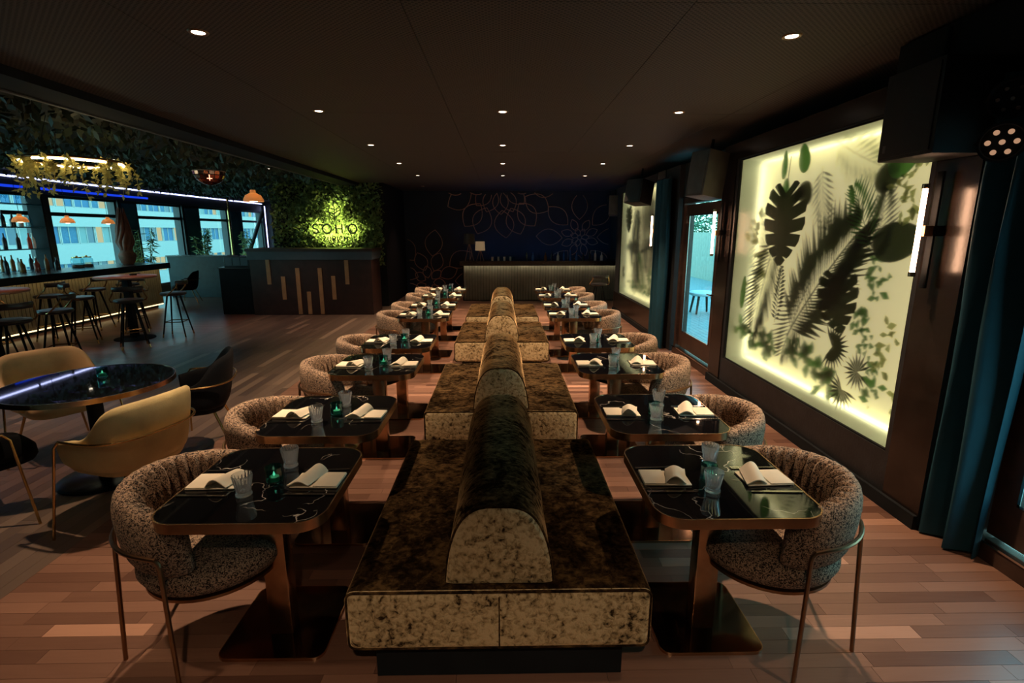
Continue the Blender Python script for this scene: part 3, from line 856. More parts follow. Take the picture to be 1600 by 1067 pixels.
def votive_proto():
    t = thing('votive_holder', '', 'candle holder')
    m = MB().lathe([(.0001, 0), (.027, 0), (.034, .006), (.036, .03), (.034, .055), (.036, .070), (.033, .070), (.031, .055), (.032, .03), (.029, .010), (.0001, .008)], 32)
    obj('glass_cup', m, M['votive'], t, ang=60)
    obj('candle', MB().lathe([(.0001, .009), (.020, .009), (.020, .026), (.0001, .026)], 20), M['candle'], t)
    obj('flame', MB().lathe([(.0001, .027), (.005, .033), (.004, .040), (.0001, .050)], 10), M['flame'], t)
    return t
vp = Proto(votive_proto())
def knife_proto():
    m = MB(); pts = rrect(.21, .014, .006, 3)
    m.prism([(x, y*(1.0 if x < 0 else 1.35 if x < .09 else .7)) for x, y in pts], 0, .003)
    o = obj('table_knife', m, M['steel']); tag(o, '', 'knife'); return o
def fork_proto():
    m = MB()
    m.prism([(-.10, -.006), (.035, -.003), (.05, -.011), (.05, .011), (.035, .003), (-.10, .006)], 0, .003)
    for y in (-.009, -.003, .003, .009): m.box((.05, y-.0018, .0005), (.098, y+.0018, .0025))
    o = obj('table_fork', m, M['steel']); tag(o, '', 'fork'); return o
kp = Proto(knife_proto()); fp = Proto(fork_proto())

trnd = random.Random(3)
for side, X, nm in ((-1, -1.01, 'left'), (1, .91, 'right')):
    for i, Y in enumerate(TY):
        od = ORD[i]; row = f'{od} table of the {nm} row'
        tp.put((X, Y, 0), 0, f'small square black marble table with brass rim, {od} in the {nm} row', 'square marble tables along the benches')
        j = trnd.uniform(-.02, .02)
        cxp = X + side*(.27 + trnd.uniform(-.015, .02))
        cp.put((cxp, Y + .03 + j, 0), (0 if side < 0 else PI) + trnd.uniform(-.06, .06), f'leopard-patterned tub chair with bronze rod frame at the {row}', 'leopard tub chairs along the outer sides')
        Z = .7502
        for s2, who in ((side, 'chair side'), (-side, 'bench side')):
            nx = X + s2*.215; ny = Y - .02 + trnd.uniform(-.012, .012)
            # flap opens towards table centre
            rz = (0 if s2 < 0 else PI) if who == 'chair side' else (PI if s2 < 0 else 0)
            if who == 'bench side': rz = 0 if s2 > 0 else PI
            ang = trnd.uniform(-.08, .08) + (PI if s2 < 0 else 0)
            npx.put((nx, ny, Z), ang, f'folded cream napkin on the {who} of the {row}', 'folded cream napkins')
            kp.put((nx, ny - .115, Z), (0 if s2 < 0 else PI) + trnd.uniform(-.04, .04), f'steel knife on the {who}, front edge, {row}', 'table knives')
            fp.put((nx, ny + .105, Z), (0 if s2 < 0 else PI) + trnd.uniform(-.04, .04), f'steel fork on the {who}, back edge, {row}', 'table forks')
        gx = -.045 if side < 0 else -.045
        gl.put((X + gx + trnd.uniform(-.01, .01), Y - .13, Z), trnd.random(), f'ribbed water glass nearer the front edge of the {row}', 'ribbed water glasses')
        gl.put((X + .04 + trnd.uniform(-.01, .01), Y + .13, Z), trnd.random(), f'ribbed water glass nearer the back edge of the {row}', 'ribbed water glasses')
        vp.put((X + (.035 if side < 0 else -.02) + trnd.uniform(-.01, .01), Y - .03 + trnd.uniform(-.01, .03), Z), 0, f'green glass votive with candle on the {row}', 'green glass votives')

# ------------------------------------------------------------------ round table with four lounge chairs
rt = thing('round_table', 'round black marble table with brass rim among the yellow and black armchairs', 'table', (-2.98, 3.6, 0))
circ = [(math.cos(2*PI*k/48), math.sin(2*PI*k/48)) for k in range(48)]
obj('tabletop', MB().prism([(x*.512, y*.512) for x, y in circ], .712, .738), M['marble_blue'], rt, ang=30)
obj('brass_rim', MB().ringprism([(x*.52, y*.52) for x, y in circ], [(x*.512, y*.512) for x, y in circ], .705, .740), M['brass'], rt, ang=30)
obj('column', MB().lathe([(.05, .02), (.05, .71)], 24), M['black'], rt)
obj('base_disc', MB().lathe([(.0001, 0), (.30, 0), (.30, .008), (.28, .018), (.06, .022), (.0001, .022)], 40), pmat('dark_blue_metal', (.03, .05, .09), .25, .8), rt)
def lounge_proto(mat, nm):
    t = thing(nm, '', 'chair')
    n = 48; A = R(118)
    def Rf(ph):
        # superelliptic plan
        c, s = abs(math.cos(ph)), abs(math.sin(ph))
        return .27/((c**3.2 + (s*.92)**3.2)**(1/3.2))
    phis = [-A + 2*A*i/n for i in range(n+1)]
    def zt(ph):
        q = abs(ph)/A
        k = 1/(1+math.exp((q-.52)*18))
        return .60 + .215*k - .03*max(0, q-.8)/.2
    b = MB()
    shell(b, phis, Rf, lambda ph: .40 - .02*math.cos(ph), zt, lambda ph: .055, .16, 16, None, .7)
    obj('back_shell', b, mat, t, ang=70)
    s_ = MB()
    ol = []
    for k in range(40):
        a = 2*PI*k/40; rr = .265/((abs(math.cos(a))**4 + abs(math.sin(a))**4)**.25)
        ol.append((rr*math.cos(a)+.02, rr*math.sin(a)*.97))
    rings = [[(x*k1, y*k1, z) for x, y in ol] for k1, z in ((.80, .335), (.93, .35), (.99, .38), (.98, .43), (.90, .455), (.5, .462))]
    s_.loft(rings)
    obj('seat', s_, mat, t, ang=70)
    def Rr(ph): return Rf(ph) + .048 + .16*.04
    pth = [(Rr(ph)*math.cos(PI+ph), Rr(ph)*math.sin(PI+ph), .60) for ph in [-R(102) + R(204)*i/30 for i in range(31)]]
    p0, p1 = pth[0], pth[-1]
    pth = [(p0[0]+.07, p0[1]*1.22, 0), (p0[0]+.03, p0[1]*1.03, .56)] + pth + [(p1[0]+.03, p1[1]*1.03, .56), (p1[0]+.07, p1[1]*1.22, 0)]
    obj('brass_rod', MB().tube(pth, .008, 8), M['gold'], t)
    for sg in (-1, 1):
        obj('leg', MB().tube([(-.16, sg*.17, .36), (-.29, sg*.25, 0)], [.012, .008], 8), M['gold'], t)
    return t
mu = Proto(lounge_proto(M['mustard'], 'armchair')); bl = Proto(lounge_proto(M['charcoal'], 'armchair'))
def face(x, y): return math.atan2(3.6-y, -2.98-x)
for pr, x, y, rz, lab in ((mu, -2.42, 3.14, R(163), 'mustard yellow velvet armchair with brass rod, nearer side of the round table'), (mu, -3.72, 4.15, R(-32), 'mustard yellow velvet armchair, far side of the round table'),
                      (bl, -2.60, 4.15, R(-160), 'black velvet armchair with gold rod, right and behind the round table'), (bl, -3.35, 3.06, R(58), 'black velvet armchair cut by the left edge of the photo, near the round table')):
    pr.put((x, y, 0), rz, lab, 'armchairs around the round table')
vp.put((-2.98, 3.72, .7402), 0, 'green glass votive with candle in the middle of the round table', 'green glass votives')

# ------------------------------------------------------------------ high tables and bar stools
def high_table(x, y, lab):
    t = thing('high_table', lab, 'table', (x, y, 0), 0, 'high tables by the left bar')
    obj('tabletop', MB().lathe([(.0001, 1.03), (.42, 1.03), (.44, 1.04), (.44, 1.06), (.43, 1.068), (.0001, 1.068)], 40), M['high_top'], t)
    obj('column', MB().rbox((-.05, -.05, .03), (.05, .05, 1.03), .006), M['black'], t)
    obj('base_disc', MB().lathe([(.0001, 0), (.30, 0), (.30, .012), (.08, .03), (.0001, .03)], 36), M['black'], t)
high_table(-6.32, 8.72, 'high round reddish wood table closer to the window, with black column')
high_table(-6.55, 6.55, 'high round reddish wood table cut by the left photo edge')
o = obj('ashtray', MB().lathe([(.0001, 0), (.05, 0), (.055, .03), (.045, .03), (.04, .012), (.0001, .01)], 20), M['black_gloss']); o.location = (-6.25, 8.8, 1.0685); tag(o, 'small dark bowl on the high table closer to the window', 'bowl', 'small bowls on the high tables')
o = o.copy(); COL.objects.link(o); o.location = (-6.6, 6.65, 1.0685); o['label'] = 'small dark bowl on the high table at the left photo edge'
def stool_proto():
    t = thing('bar_stool', '', 'stool')
    obj('seat', MB().lathe([(.0001, .715), (.17, .715), (.195, .728), (.20, .745), (.19, .765), (.12, .775), (.0001, .777)], 32), M['dark_pad'], t)
    # rear pad (chair faces +X)
    b = MB(); shell(b, [-R(55) + R(110)*i/16 for i in range(17)], lambda ph: .225, lambda ph: .90, lambda ph: .975, lambda ph: .035, 0, 10)
    obj('back_pad', b, M['dark_pad'], t)
    for sg in (-1, 1):
        a = R(180 + sg*58)
        p = [(.03, sg*.19, .735), (.0, sg*.225, .74), (-.05, sg*.235, .78), (.235*math.cos(a), sg*abs(.235*math.sin(a)), .86), (.238*math.cos(R(180+sg*50)), -.238*math.sin(R(180+sg*50))*-1 if False else sg*abs(.238*math.sin(R(50))), .94)]
        obj('back_rail', MB().tube(p, .010, 8), M['gold'], t)
    for k in range(4):
        a = R(45 + 90*k)
        L_ = obj('leg', MB().tube([(.10*math.cos(a), .10*math.sin(a), .715), (.25*math.cos(a), .25*math.sin(a), 0.0)], [.016, .011], 8), M['black'], t)
        obj('foot_tip', MB().tube([(.238*math.cos(a), .238*math.sin(a), .06), (.2505*math.cos(a), .2505*math.sin(a), 0.0)], .0125, 8), M['gold'], L_)
    q = [(.195*math.cos(R(45+90*k)), .195*math.sin(R(45+90*k)), .26) for k in range(4)]
    obj('footrest', MB().tube(q, .008, 6, closed=True), M['gold'], t)
    return t
sp = Proto(stool_proto())
for x, y, f, lab in ((-5.72, 8.95, 190, 'bar stool right of the far high table, its back toward the host desk'), (-5.83, 8.02, 130, 'bar stool in front of the far high table, nearest the round table'),
                  (-6.85, 8.35, 30, 'bar stool left of the far high table'), (-6.7, 9.35, -60, 'bar stool behind the far high table'), (-6.05, 6.95, 200, 'bar stool right of the near high table'),
                  (-5.90, 6.15, 150, 'bar stool in front of the near high table at the left photo edge'), (-7.1, 7.1, -20, 'bar stool left behind the near high table'),
                  (-7.55, 8.6, 180, 'bar stool at the lit left counter, nearest'), (-7.6, 9.6, 180, 'bar stool at the lit left counter, second'), (-7.6, 10.5, 180, 'bar stool at the lit left counter, farthest')):
    sp.put((x, y, 0), R(f), lab, 'bar stools on the left side')
sp.put((2.08, 11.1, 0), R(95), 'lone bar stool in front of the fluted back bar, right end', 'bar stool at the back bar', scale=(.9, .9, .9))

# ------------------------------------------------------------------ left bar
fluted = pmat('fluted_cream_front', (0.42, 0.36, 0.22), 0.6, 0, var=0.1)
lb = thing('bar_counter', 'long lit bar counter with fluted cream front along the left windows', 'bar', (-8.5, 9.5, 0))
def Lp(name, mb, mat, par, off, **k):
    o = raw(name, mb, mat, par); o.location = (-off[0], -off[1], -off[2]); return o
off = (-8.5, 9.5, 0)
Lp('counter_top', MB().box((-9.05, 5.5, .98), (-8.0, 12.55, 1.06)), M['black_gloss'], lb, off)
Lp('body', MB().box((-9.0, 5.55, .10), (-8.24, 12.5, .98)), M['wall_brown'], lb, off)
Lp('toe_kick', MB().box((-8.95, 5.6, 0), (-8.35, 12.45, .10)), M['black'], lb, off)
m = MB(); y = 5.6
while y < 12.45:
    m.tube([(-8.235, y, .12), (-8.235, y, .965)], .035, 6); y += .075
o = Lp('fluted_slats', m, fluted, lb, off); stuff(o)
Lp('front_lip', MB().box((-8.02, 5.5, .93), (-8.0, 12.55, .98)), M['black_gloss'], lb, off)
Lp('led_strip', MB().box((-8.10, 5.6, .965), (-8.06, 12.5, .978)), M['led_foot'], lb, off)
Lp('foot_led', MB().box((-8.24, 5.6, .075), (-8.22, 12.45, .095)), M['led_foot'], lb, off)
# shelf with bottles
sh = thing('bottle_shelf', 'dark framed back bar shelf with glass shelves full of bottles at left', 'shelf', (-9.5, 10.0, 0))
off = (-9.5, 10.0, 0)
for y in (9.0, 10.85): Lp('shelf_post', MB().box((-9.6, y-.02, 0), (-9.3, y+.02, 2.7)), M['black'], sh, off)
for z in (1.03, 1.44, 1.86, 2.30): Lp('shelf_board', MB().box((-9.6, 9.02, z), (-9.3, 10.83, z+.02)), M['pane'] if False else M['teal_panel'], sh, off)
def bottle(kind, col):
    m = MB()
    if kind == 0: pr_ = [(.0001, 0), (.035, 0), (.037, .01), (.037, .17), (.030, .20), (.013, .235), (.012, .29), (.015, .30), (.0001, .30)]
    elif kind == 1: pr_ = [(.0001, 0), (.045, 0), (.047, .01), (.045, .13), (.02, .17), (.015, .22), (.018, .24), (.0001, .24)]
    elif kind == 2: pr_ = [(.0001, 0), (.035, 0), (.035, .003), (.006, .008), (.005, .08), (.03, .11), (.038, .15), (.030, .19), (.0001, .19)]
    else: pr_ = [(.0001, 0), (.03, 0), (.036, .11), (.0001, .112)]
    m.lathe(pr_, 12)
    return m
cols = {'amber': (.25, .09, .02), 'green': (.03, .22, .10), 'clear': (.45, .65, .70), 'dark': (.02, .02, .03), 'red': (.35, .05, .03), 'blue': (.04, .12, .35), 'white': (.75, .78, .75)}
bm_ = {k: pmat('bottle_' + k, v, .12, 0, var=.1) for k, v in cols.items()}
names = {0: 'tall', 1: 'squat', 2: 'stemmed', 3: 'tumbler'}
bprotos = {}
def put_bottle(kind, col, loc, lab, grp, s=1.0):
    k = (kind, col)
    if k not in bprotos:
        bprotos[k] = bottle(kind, col).mesh('bottle', bm_[col] if not (col == 'clear') else M['bottle_clear'])
    nm = {0: 'bottle', 1: 'bottle', 2: 'wine_glass', 3: 'drinking_glass'}[kind]
    o = link(nm, bprotos[k], None, loc); o.scale = (s, s, s)
    tag(o, lab, 'bottle' if kind < 2 else 'glass', grp); return o
brn = random.Random(11)
lev = {1.03: 'bottom', 1.44: 'second', 1.86: 'third', 2.30: 'top'}
posn = ['first', 'second', 'third', 'fourth', 'fifth', 'sixth', 'seventh', 'eighth', 'ninth', 'tenth', 'eleventh', 'twelfth', 'thirteenth', 'fourteenth']
for z, lv_ in lev.items():
    for k in range(9):
        kd = 2 if z == 2.30 else brn.choice([0, 0, 1]); cl = 'clear' if z == 2.30 else brn.choice(['amber', 'green', 'clear', 'dark', 'red', 'white'])
        put_bottle(kd, cl, (-9.45 + brn.uniform(-.05, .08), 9.15 + k*.19, z+.021), f'{cl} {"wine glass" if kd == 2 else names[kd] + " bottle"}, {posn[k]} from the left on the {lv_} shelf of the left bar', 'bottles and glasses on the left bar shelves')
# things on the left bar top
def pendant(x, y, z, r, lab, cat='pendant lamp', mat='amber_shade', grp='gold pendants over the left bar'):
    t = thing('pendant_lamp', lab, cat, (x, y, z), 0, grp)
    obj('lamp_shade', MB().lathe([(r*.25, r*1.2), (r*.30, r*1.0), (r*.28, r*.9), (r*.75, r*.65), (r*.98, r*.25), (r, 0), (r*.96, 0.0), (r*.92, r*.25), (r*.65, r*.6)], 28), M[mat], t)
    obj('bulb', MB().lathe([(.0001, -.01), (r*.35, .0), (r*.45, r*.2), (r*.2, r*.5), (.0001, r*.55)], 14), M['bulb'], t)
    obj('cord', MB().tube([(0, 0, r*1.15), (0, 0, 2.99-z)], .004, 6), M['black'], t)
for (y, nm) in ((9.85, 'left'), (10.9, 'middle'), (12.0, 'right')):
    pendant(-8.9, y, 1.96, .125, f'small gold dome pendant over the left bar, {nm} of three')
pendant(-5.55, 11.9, 2.44, .21, 'brass pendant lamp with glowing bulb at the right end of the windows', grp='brass pendant by the green wall')
vz = thing('floor_vase', 'terracotta vase holding a tall carved reddish wood sculpture on the bar end', 'vase', (-8.55, 11.95, 1.0602))
obj('vase_body', MB().lathe([(.0001, 0), (.10, 0), (.13, .04), (.17, .17), (.17, .22), (.12, .29), (.13, .32), (.11, .32), (.10, .29), (.0001, .28)], 28), M['terracotta'], vz)
br2 = random.Random(5)
for k in range(9):
    a = k*.7; p = [(.05*math.cos(a), .05*math.sin(a), .29), (.14*math.cos(a+.3), .12*math.sin(a+.3), .50), (.11*math.cos(a+1), .12*math.sin(a+1), .75), (.07*math.cos(a+1.3), .10*math.sin(a+1.3), 1.0), (.05*math.cos(a+1.5), .06*math.sin(a+1.5), 1.18+.08*br2.random())]
    obj('carved_branch', MB().tube(p, [.05, .055, .045, .03, .008], 8), M['driftwood'], vz, ang=70)
def jar(x, y, lab):
    t = thing('glass_jar', lab, 'jar', (x, y, 1.0602), 0, 'jars on the left bar')
    obj('jar_body', MB().lathe([(.0001, 0), (.10, 0), (.105, .02), (.105, .17), (.08, .20)], 20), M['bottle_clear'], t)
    obj('lid', MB().lathe([(.085, .20), (.085, .22), (.02, .225), (.02, .245), (.0001, .245)], 20), M['gold'], t)
    obj('jar_filling', MB().lathe([(.0001, .005), (.095, .005), (.095, .06), (.0001, .07)], 20), M['terracotta'], t)
jar(-8.75, 10.78, 'glass jar with gold lid on the left bar, left of the pair'); jar(-8.75, 11.03, 'glass jar with gold lid on the left bar, right of the pair')
for k, (y, kd, cl) in enumerate(((9.3, 0, 'dark'), (9.6, 1, 'amber'), (9.9, 1, 'red'), (10.12, 0, 'amber'), (10.35, 1, 'dark'))):
    put_bottle(kd, cl, (-8.8, y, 1.0602), f'{cl} bottle standing on the left bar top, {posn[k]} from the left', 'bottles on the left bar top')

# neon tubes
nt = thing('neon_tube', 'long white-blue light tube running along above the left windows', 'light tube', (-9.88, 15, 2.88))
seg = 8.0
while seg < 21.8:
    e2 = min(seg+2.6, 21.85); raw('tube_section', MB().tube([(0, seg-15+.03, 0), (0, e2-15, 0)], .018, 8), M['neon_white'], nt); seg += 2.65
n2 = thing('neon_tube', 'blue light strip under the header over the bar windows', 'light tube', (-9.86, 12.5, 2.68))
raw('tube_section', MB().box((-.01, -2.4, -.02), (.01, 2.4, .03)), M['neon_blue'], n2)
n3 = thing('neon_tube', 'vertical white-blue light tube in the far window corner', 'light tube', (-9.80, 21.9, 0.6))
raw('tube_section', MB().tube([(0, 0, 0), (0, 0, 2.2)], .02, 8), M['neon_white'], n3)
br = thing('diagonal_brace', 'diagonal steel brace in front of the last window', 'brace', (-9.70, 20.6, 0))
raw('brace_tube', MB().tube([(0, -1.0, .5), (0, .85, 2.58)], .07, 10), M['grey_speaker'], br, True)
pl = tag(raw('brass_pole', MB().tube([(-9.82, 19.05, 0), (-9.82, 19.05, 3.0)], .045, 12), M['gold'], None, True), 'vertical brass pole between the far left windows', 'pole')

# ring chandelier with hanging foliage
rc = thing('ring_chandelier', 'glowing ring chandelier dripping with dried foliage at upper left', 'chandelier', (-4.80, 6.10, 2.54))
rc.scale = (.87, .87, 1)
for a0, a1 in ((10, 150), (160, 238), (262, 352)):
    raw('light_ring', MB().tube([(.52*math.cos(R(a)), .52*math.sin(R(a)), 0) for a in range(a0, a1, 6)], .011, 8), M['ring_led'], rc, True)
raw('ring_frame', MB().tube([(.52*math.cos(R(a)), .52*math.sin(R(a)), .025) for a in range(0, 360, 8)], .014, 8, closed=True), M['brass_dark'], rc, True)
for a in (30, 150, 270): raw('hanging_cable', MB().tube([(.52*math.cos(R(a)), .52*math.sin(R(a)), .02), (.3*math.cos(R(a)), .3*math.sin(R(a)), .45)], .004, 6), M['black'], rc)
fr = random.Random(21)
for k in range(36):
    a = fr.random()*2*PI; r_ = .52 + fr.uniform(-.12, .04); L_ = fr.uniform(.10, .34); m = MB()
    base = Vector((r_*math.cos(a), r_*math.sin(a), .0)); out = Vector((math.cos(a), math.sin(a), 0))*fr.uniform(-.05, .16)
    pts = [base + out*t + Vector((.02*math.sin(t*7+k), 0, -L_*t*t + .04*math.sin(PI*t))) for t in [j/8 for j in range(9)]]
    m.tube(pts, .003, 5)
    for q in pts:
        for _ in range(5):
            d = Vector((fr.gauss(0,1), fr.gauss(0,1), fr.gauss(-.3,.8))).normalized(); w = d.orthogonal().normalized(); s = fr.uniform(.03, .085)
            m.add([q, q + d*s*.5 + w*s*.22, q + d*s, q + d*s*.5 - w*s*.22], [(0,1,2,3)])
    raw('hanging_strand', m, M['leaf_gold'], rc)
# copper half bowl
hb = thing('bowl_chandelier', 'glittering copper bowl chandelier hanging left of the sign', 'chandelier', (-5.05, 9.3, 2.55))
m = MB(); gm = MB()
for j in range(5):
    for k in range(18):
        t0, t1 = R(90*j/5), R(90*(j+1)/5 - 3); p0, p1 = R(20*k), R(20*k+17)
        def S(t, p): return (.25*math.cos(t)*math.cos(p), .25*math.cos(t)*math.sin(p), .25 - .23*math.sin(t))
        m.add([S(t0,p0), S(t0,p1), S(t1,p1), S(t1,p0)], [(0,1,2,3)])
stuff(raw('copper_scales', m, pmat('copper_scale', (.55, .16, .09), .2, 1.0, var=.4, vscale=14), hb))
raw('top_ring', MB().tube([(.25*math.cos(R(a)), .25*math.sin(R(a)), .25) for a in range(0, 360, 10)], .008, 6, closed=True), M['copper'], hb, True)
raw('bulb', MB().lathe([(.0001, .10), (.04, .12), (.04, .17), (.0001, .2)], 12), emis('copper_bulb', (1.0, .35, .2), 4.0), hb, True)
raw('cord', MB().tube([(0,0,.2), (0,0,.44)], .005, 6), M['black'], hb)

# ------------------------------------------------------------------ host desk and cabinets
hd = thing('host_desk', 'dark wooden host desk with oak strips standing before the glowing sign', 'desk', (-4.15, 11.6, 0))
off = (-4.15, 11.6, 0)
Lp('body', MB().box((-5.45, 11.2, 0), (-2.85, 12.0, 1.20)), M['host_wood'], hd, off)
Lp('grey_band', MB().box((-5.48, 11.17, 1.20), (-2.82, 12.0, 1.37)), M['host_grey'], hd, off)
Lp('desk_top', MB().box((-5.50, 11.14, 1.37), (-2.80, 12.05, 1.43)), M['host_wood'], hd, off)
for x, z1, z0 in ((-5.06, 1.20, .67), (-4.76, .84, .34), (-4.44, 1.02, .02), (-4.23, .51, .02), (-3.96, 1.02, .02), (-3.68, .85, .34), (-3.38, 1.19, .67)):
    Lp('oak_strip', MB().box((x-.042, 11.185, z0), (x+.042, 11.20, z1)), M['strip_wood'], hd, off)
c1 = thing('low_cabinet', 'wide dark teal cabinet standing between the left bar and the host desk', 'cabinet', (-8.4, 14.3, 0))
raw('body', MB().rbox((-.78, 0, 0), (.85, .5, 1.12), .01), M['teal_black'], c1); raw('top', MB().box((-.8, -.02, 1.12), (.87, .52, 1.15)), M['black_gloss'], c1)
c2 = thing('side_cabinet', 'narrow black cabinet attached left of the host desk', 'cabinet', (-5.85, 11.3, 0))
raw('body', MB().rbox((-.33, 0, 0), (.36, .6, 1.0), .008), M['black'], c2); raw('top', MB().box((-.34, -.02, 1.0), (.37, .6, 1.03)), M['black_gloss'], c2)
c3 = thing('display_machine', 'small dark glass-fronted machine on top of the side cabinet', 'machine', (-5.85, 11.45, 1.0302))
raw('body', MB().rbox((-.28, 0, 0), (.28, .4, .23), .01), M['black_gloss'], c3)
for k in range(3): raw('glass_door', MB().box((-.25+.17*k, -.008, .03), (-.10+.17*k, 0, .2)), M['host_grey'], c3)
# dark lounge chair near the left bar end
bl.put((-8.1, 13.2, 0), R(200), 'black rounded chair at the end of the left bar before the teal cabinet', 'black chairs at the bar end')
# bamboo plants
def bamboo(x, y, h, lab, sd):
    q = random.Random(sd)
    t = thing('bamboo_plant', lab, 'plant', (x, y, 0), 0, 'potted bamboo along the windows')
    obj('pot', MB().lathe([(.0001, 0), (.14, 0), (.18, .30), (.15, .30), (.14, .26), (.0001, .26)], 20), M['black'], t)
    for s_ in range(6):
        a = q.random()*6.28; tip = Vector((.25*math.cos(a), .3*math.sin(a), h*q.uniform(.75, 1)))
        pts = [Vector((.04*math.cos(a), .04*math.sin(a), .25)).lerp(tip, k/6) + Vector((0,0,.0)) for k in range(7)]
        st = obj('stem', MB().tube(pts, .008, 6), M['leaf_green'], t)
        m = MB()
        for _ in range(60):
            p = Vector((.04*math.cos(a), .04*math.sin(a), .25)).lerp(tip, q.uniform(.3, 1.0))
            d = Vector((q.gauss(0,1), q.gauss(0,1), q.gauss(-.3,.6))).normalized(); w = d.orthogonal().normalized(); s = q.uniform(.10, .2)
            m.add([p, p + d*s*.5 + w*s*.10, p + d*s, p + d*s*.5 - w*s*.10], [(0,1,2,3)])
        raw('leaf_cluster', m, M['leaf_green'], st)
    d = bpy.data.lights.new('uplight', 'POINT'); d.energy = 3; d.color = (1.0, .85, .35); d.shadow_soft_size = .04
    o = bpy.data.objects.new('uplight', d); COL.objects.link(o); o.parent = t; o.location = (.12, -.22, .75)
bamboo(-9.2, 13.4, 1.95, 'bamboo plant beside the terracotta vase at the bar end', 1)
bamboo(-9.3, 16.3, 1.9, 'bamboo plant behind the teal cabinet', 2)
bamboo(-9.35, 18.9, 1.8, 'bamboo plant behind the side cabinet near the far window', 3)

# ------------------------------------------------------------------ sign
sg = thing('wall_sign', 'backlit sign with leaf emblem and letters SOHO ZURICH on the green wall', 'sign', (-3.9, 12.25, 0))
def stroke(pts, r, closed=False, name='letter', face='sign_face', halo=True):
    raw(name, MB().tube([(x+3.9, 0, z) for x, z in pts], r, 6, closed=closed), M[face], sg, True)
    return [(x+3.9, .032, z) for x, z in pts]
halo = MB()
def add_halo(p, closed=False, r=.018): halo.tube(p, min(r*.45, .007), 5, closed=closed)
def el(cx_, cz, a, b, a0=0, a1=360, n=24):
    return [(cx_ + a*math.cos(R(a0+(a1-a0)*k/n)), cz + b*math.sin(R(a0+(a1-a0)*k/n))) for k in range(n+(0 if a1-a0 == 360 else 1))]
zc, hh = 1.85, .10
S_ = el(-4.36, zc+hh/2, .058, hh/2, 35, 270, 12) + el(-4.36, zc-hh/2, .062, hh/2, 90, -145, 12)[1:]
add_halo(stroke(S_, .018))
for x in (-4.09, -3.50): add_halo(stroke(el(x, zc, .10, .10), .018, True), True)
Hm = MB()
for a, b in (((-3.88, zc-hh), (-3.88, zc+hh)), ((-3.74, zc-hh), (-3.74, zc+hh)), ((-3.88, zc), (-3.74, zc))):
    Hm.tube([(a[0]+3.9, 0, a[1]), (b[0]+3.9, 0, b[1])], .018, 6); add_halo([(a[0]+3.9, .032, a[1]), (b[0]+3.9, .032, b[1])])
raw('letter', Hm, M['sign_face'], sg, True)
zz, hs = 1.625, .052
def small(segs, x0):
    m = MB()
    for s_ in segs:
        m.tube([(x0 + u + 3.9, 0, zz + v) for u, v in s_], .012, 5); add_halo([(x0 + u + 3.9, .028, zz + v) for u, v in s_], r=.009)
    raw('small_letter', m, M['sign_face'], sg, True)
w = .034
small([[(-w, hs), (w, hs), (-w, -hs), (w, -hs)]], -4.16)
small([[(-w, hs), (-w, -hs*.4), (-w*.5, -hs), (w*.5, -hs), (w, -hs*.4), (w, hs)]], -4.05)
small([[(-w, -hs), (-w, hs), (w*.6, hs), (w, hs*.5), (w*.6, 0), (-w, 0)], [(0, 0), (w, -hs)]], -3.94)
small([[(0, hs), (0, -hs)]], -3.86)
small([[(u, v) for u, v in [(w, hs*.7), (w*.3, hs), (-w*.6, hs*.7), (-w, 0), (-w*.6, -hs*.7), (w*.3, -hs), (w, -hs*.7)]]], -3.78)
small([[(-w, hs), (-w, -hs)], [(w, hs), (w, -hs)], [(-w, 0), (w, 0)]], -3.67)
lx, lz = -3.89, 2.25
stroke([(lx, 2.03), (lx, 2.36)], .011, name='emblem_line')
for pts in ([(lx, 2.48), (lx-.02, 2.40), (lx-.01, 2.34)], [(lx, 2.48), (lx+.07, 2.43), (lx+.09, 2.37), (lx+.10, 2.34)],
            [(lx-.14, 2.31), (lx-.08, 2.31), (lx-.01, 2.29)], [(lx-.14, 2.31), (lx-.13, 2.22), (lx-.08, 2.15), (lx, 2.11)],
            [(lx+.13, 2.36), (lx+.14, 2.25), (lx+.10, 2.16), (lx, 2.11)], [(lx+.13, 2.36), (lx+.06, 2.31), (lx, 2.27)],
            [(lx+.13, 2.28), (lx+.06, 2.24), (lx, 2.20)], [(lx-.13, 2.23), (lx-.06, 2.21), (lx, 2.19)]):
    add_halo(stroke(pts, .011, name='emblem_line'), r=.011)
for hx, hz, hw, hd, he in ((-4.36, 1.85, .16, .22, 5), (-4.09, 1.85, .2, .22, 5), (-3.81, 1.85, .2, .22, 5), (-3.50, 1.85, .2, .22, 5), (-4.08, 1.63, .2, .1, 4), (-3.78, 1.63, .24, .1, 4), (-3.89, 2.25, .22, .3, 7)):
    # led modules on the back of the letters, shining at the foliage
    d = bpy.data.lights.new('halo_light', 'AREA'); d.shape = 'RECTANGLE'; d.size = hw; d.size_y = hd; d.energy = he*1.15; d.color = (1.0, 1.0, .32)
    o = bpy.data.objects.new('halo_light', d); COL.objects.link(o); o.parent = sg; o.location = (hx+3.9, .02, hz); o.rotation_euler = (R(90), 0, 0)

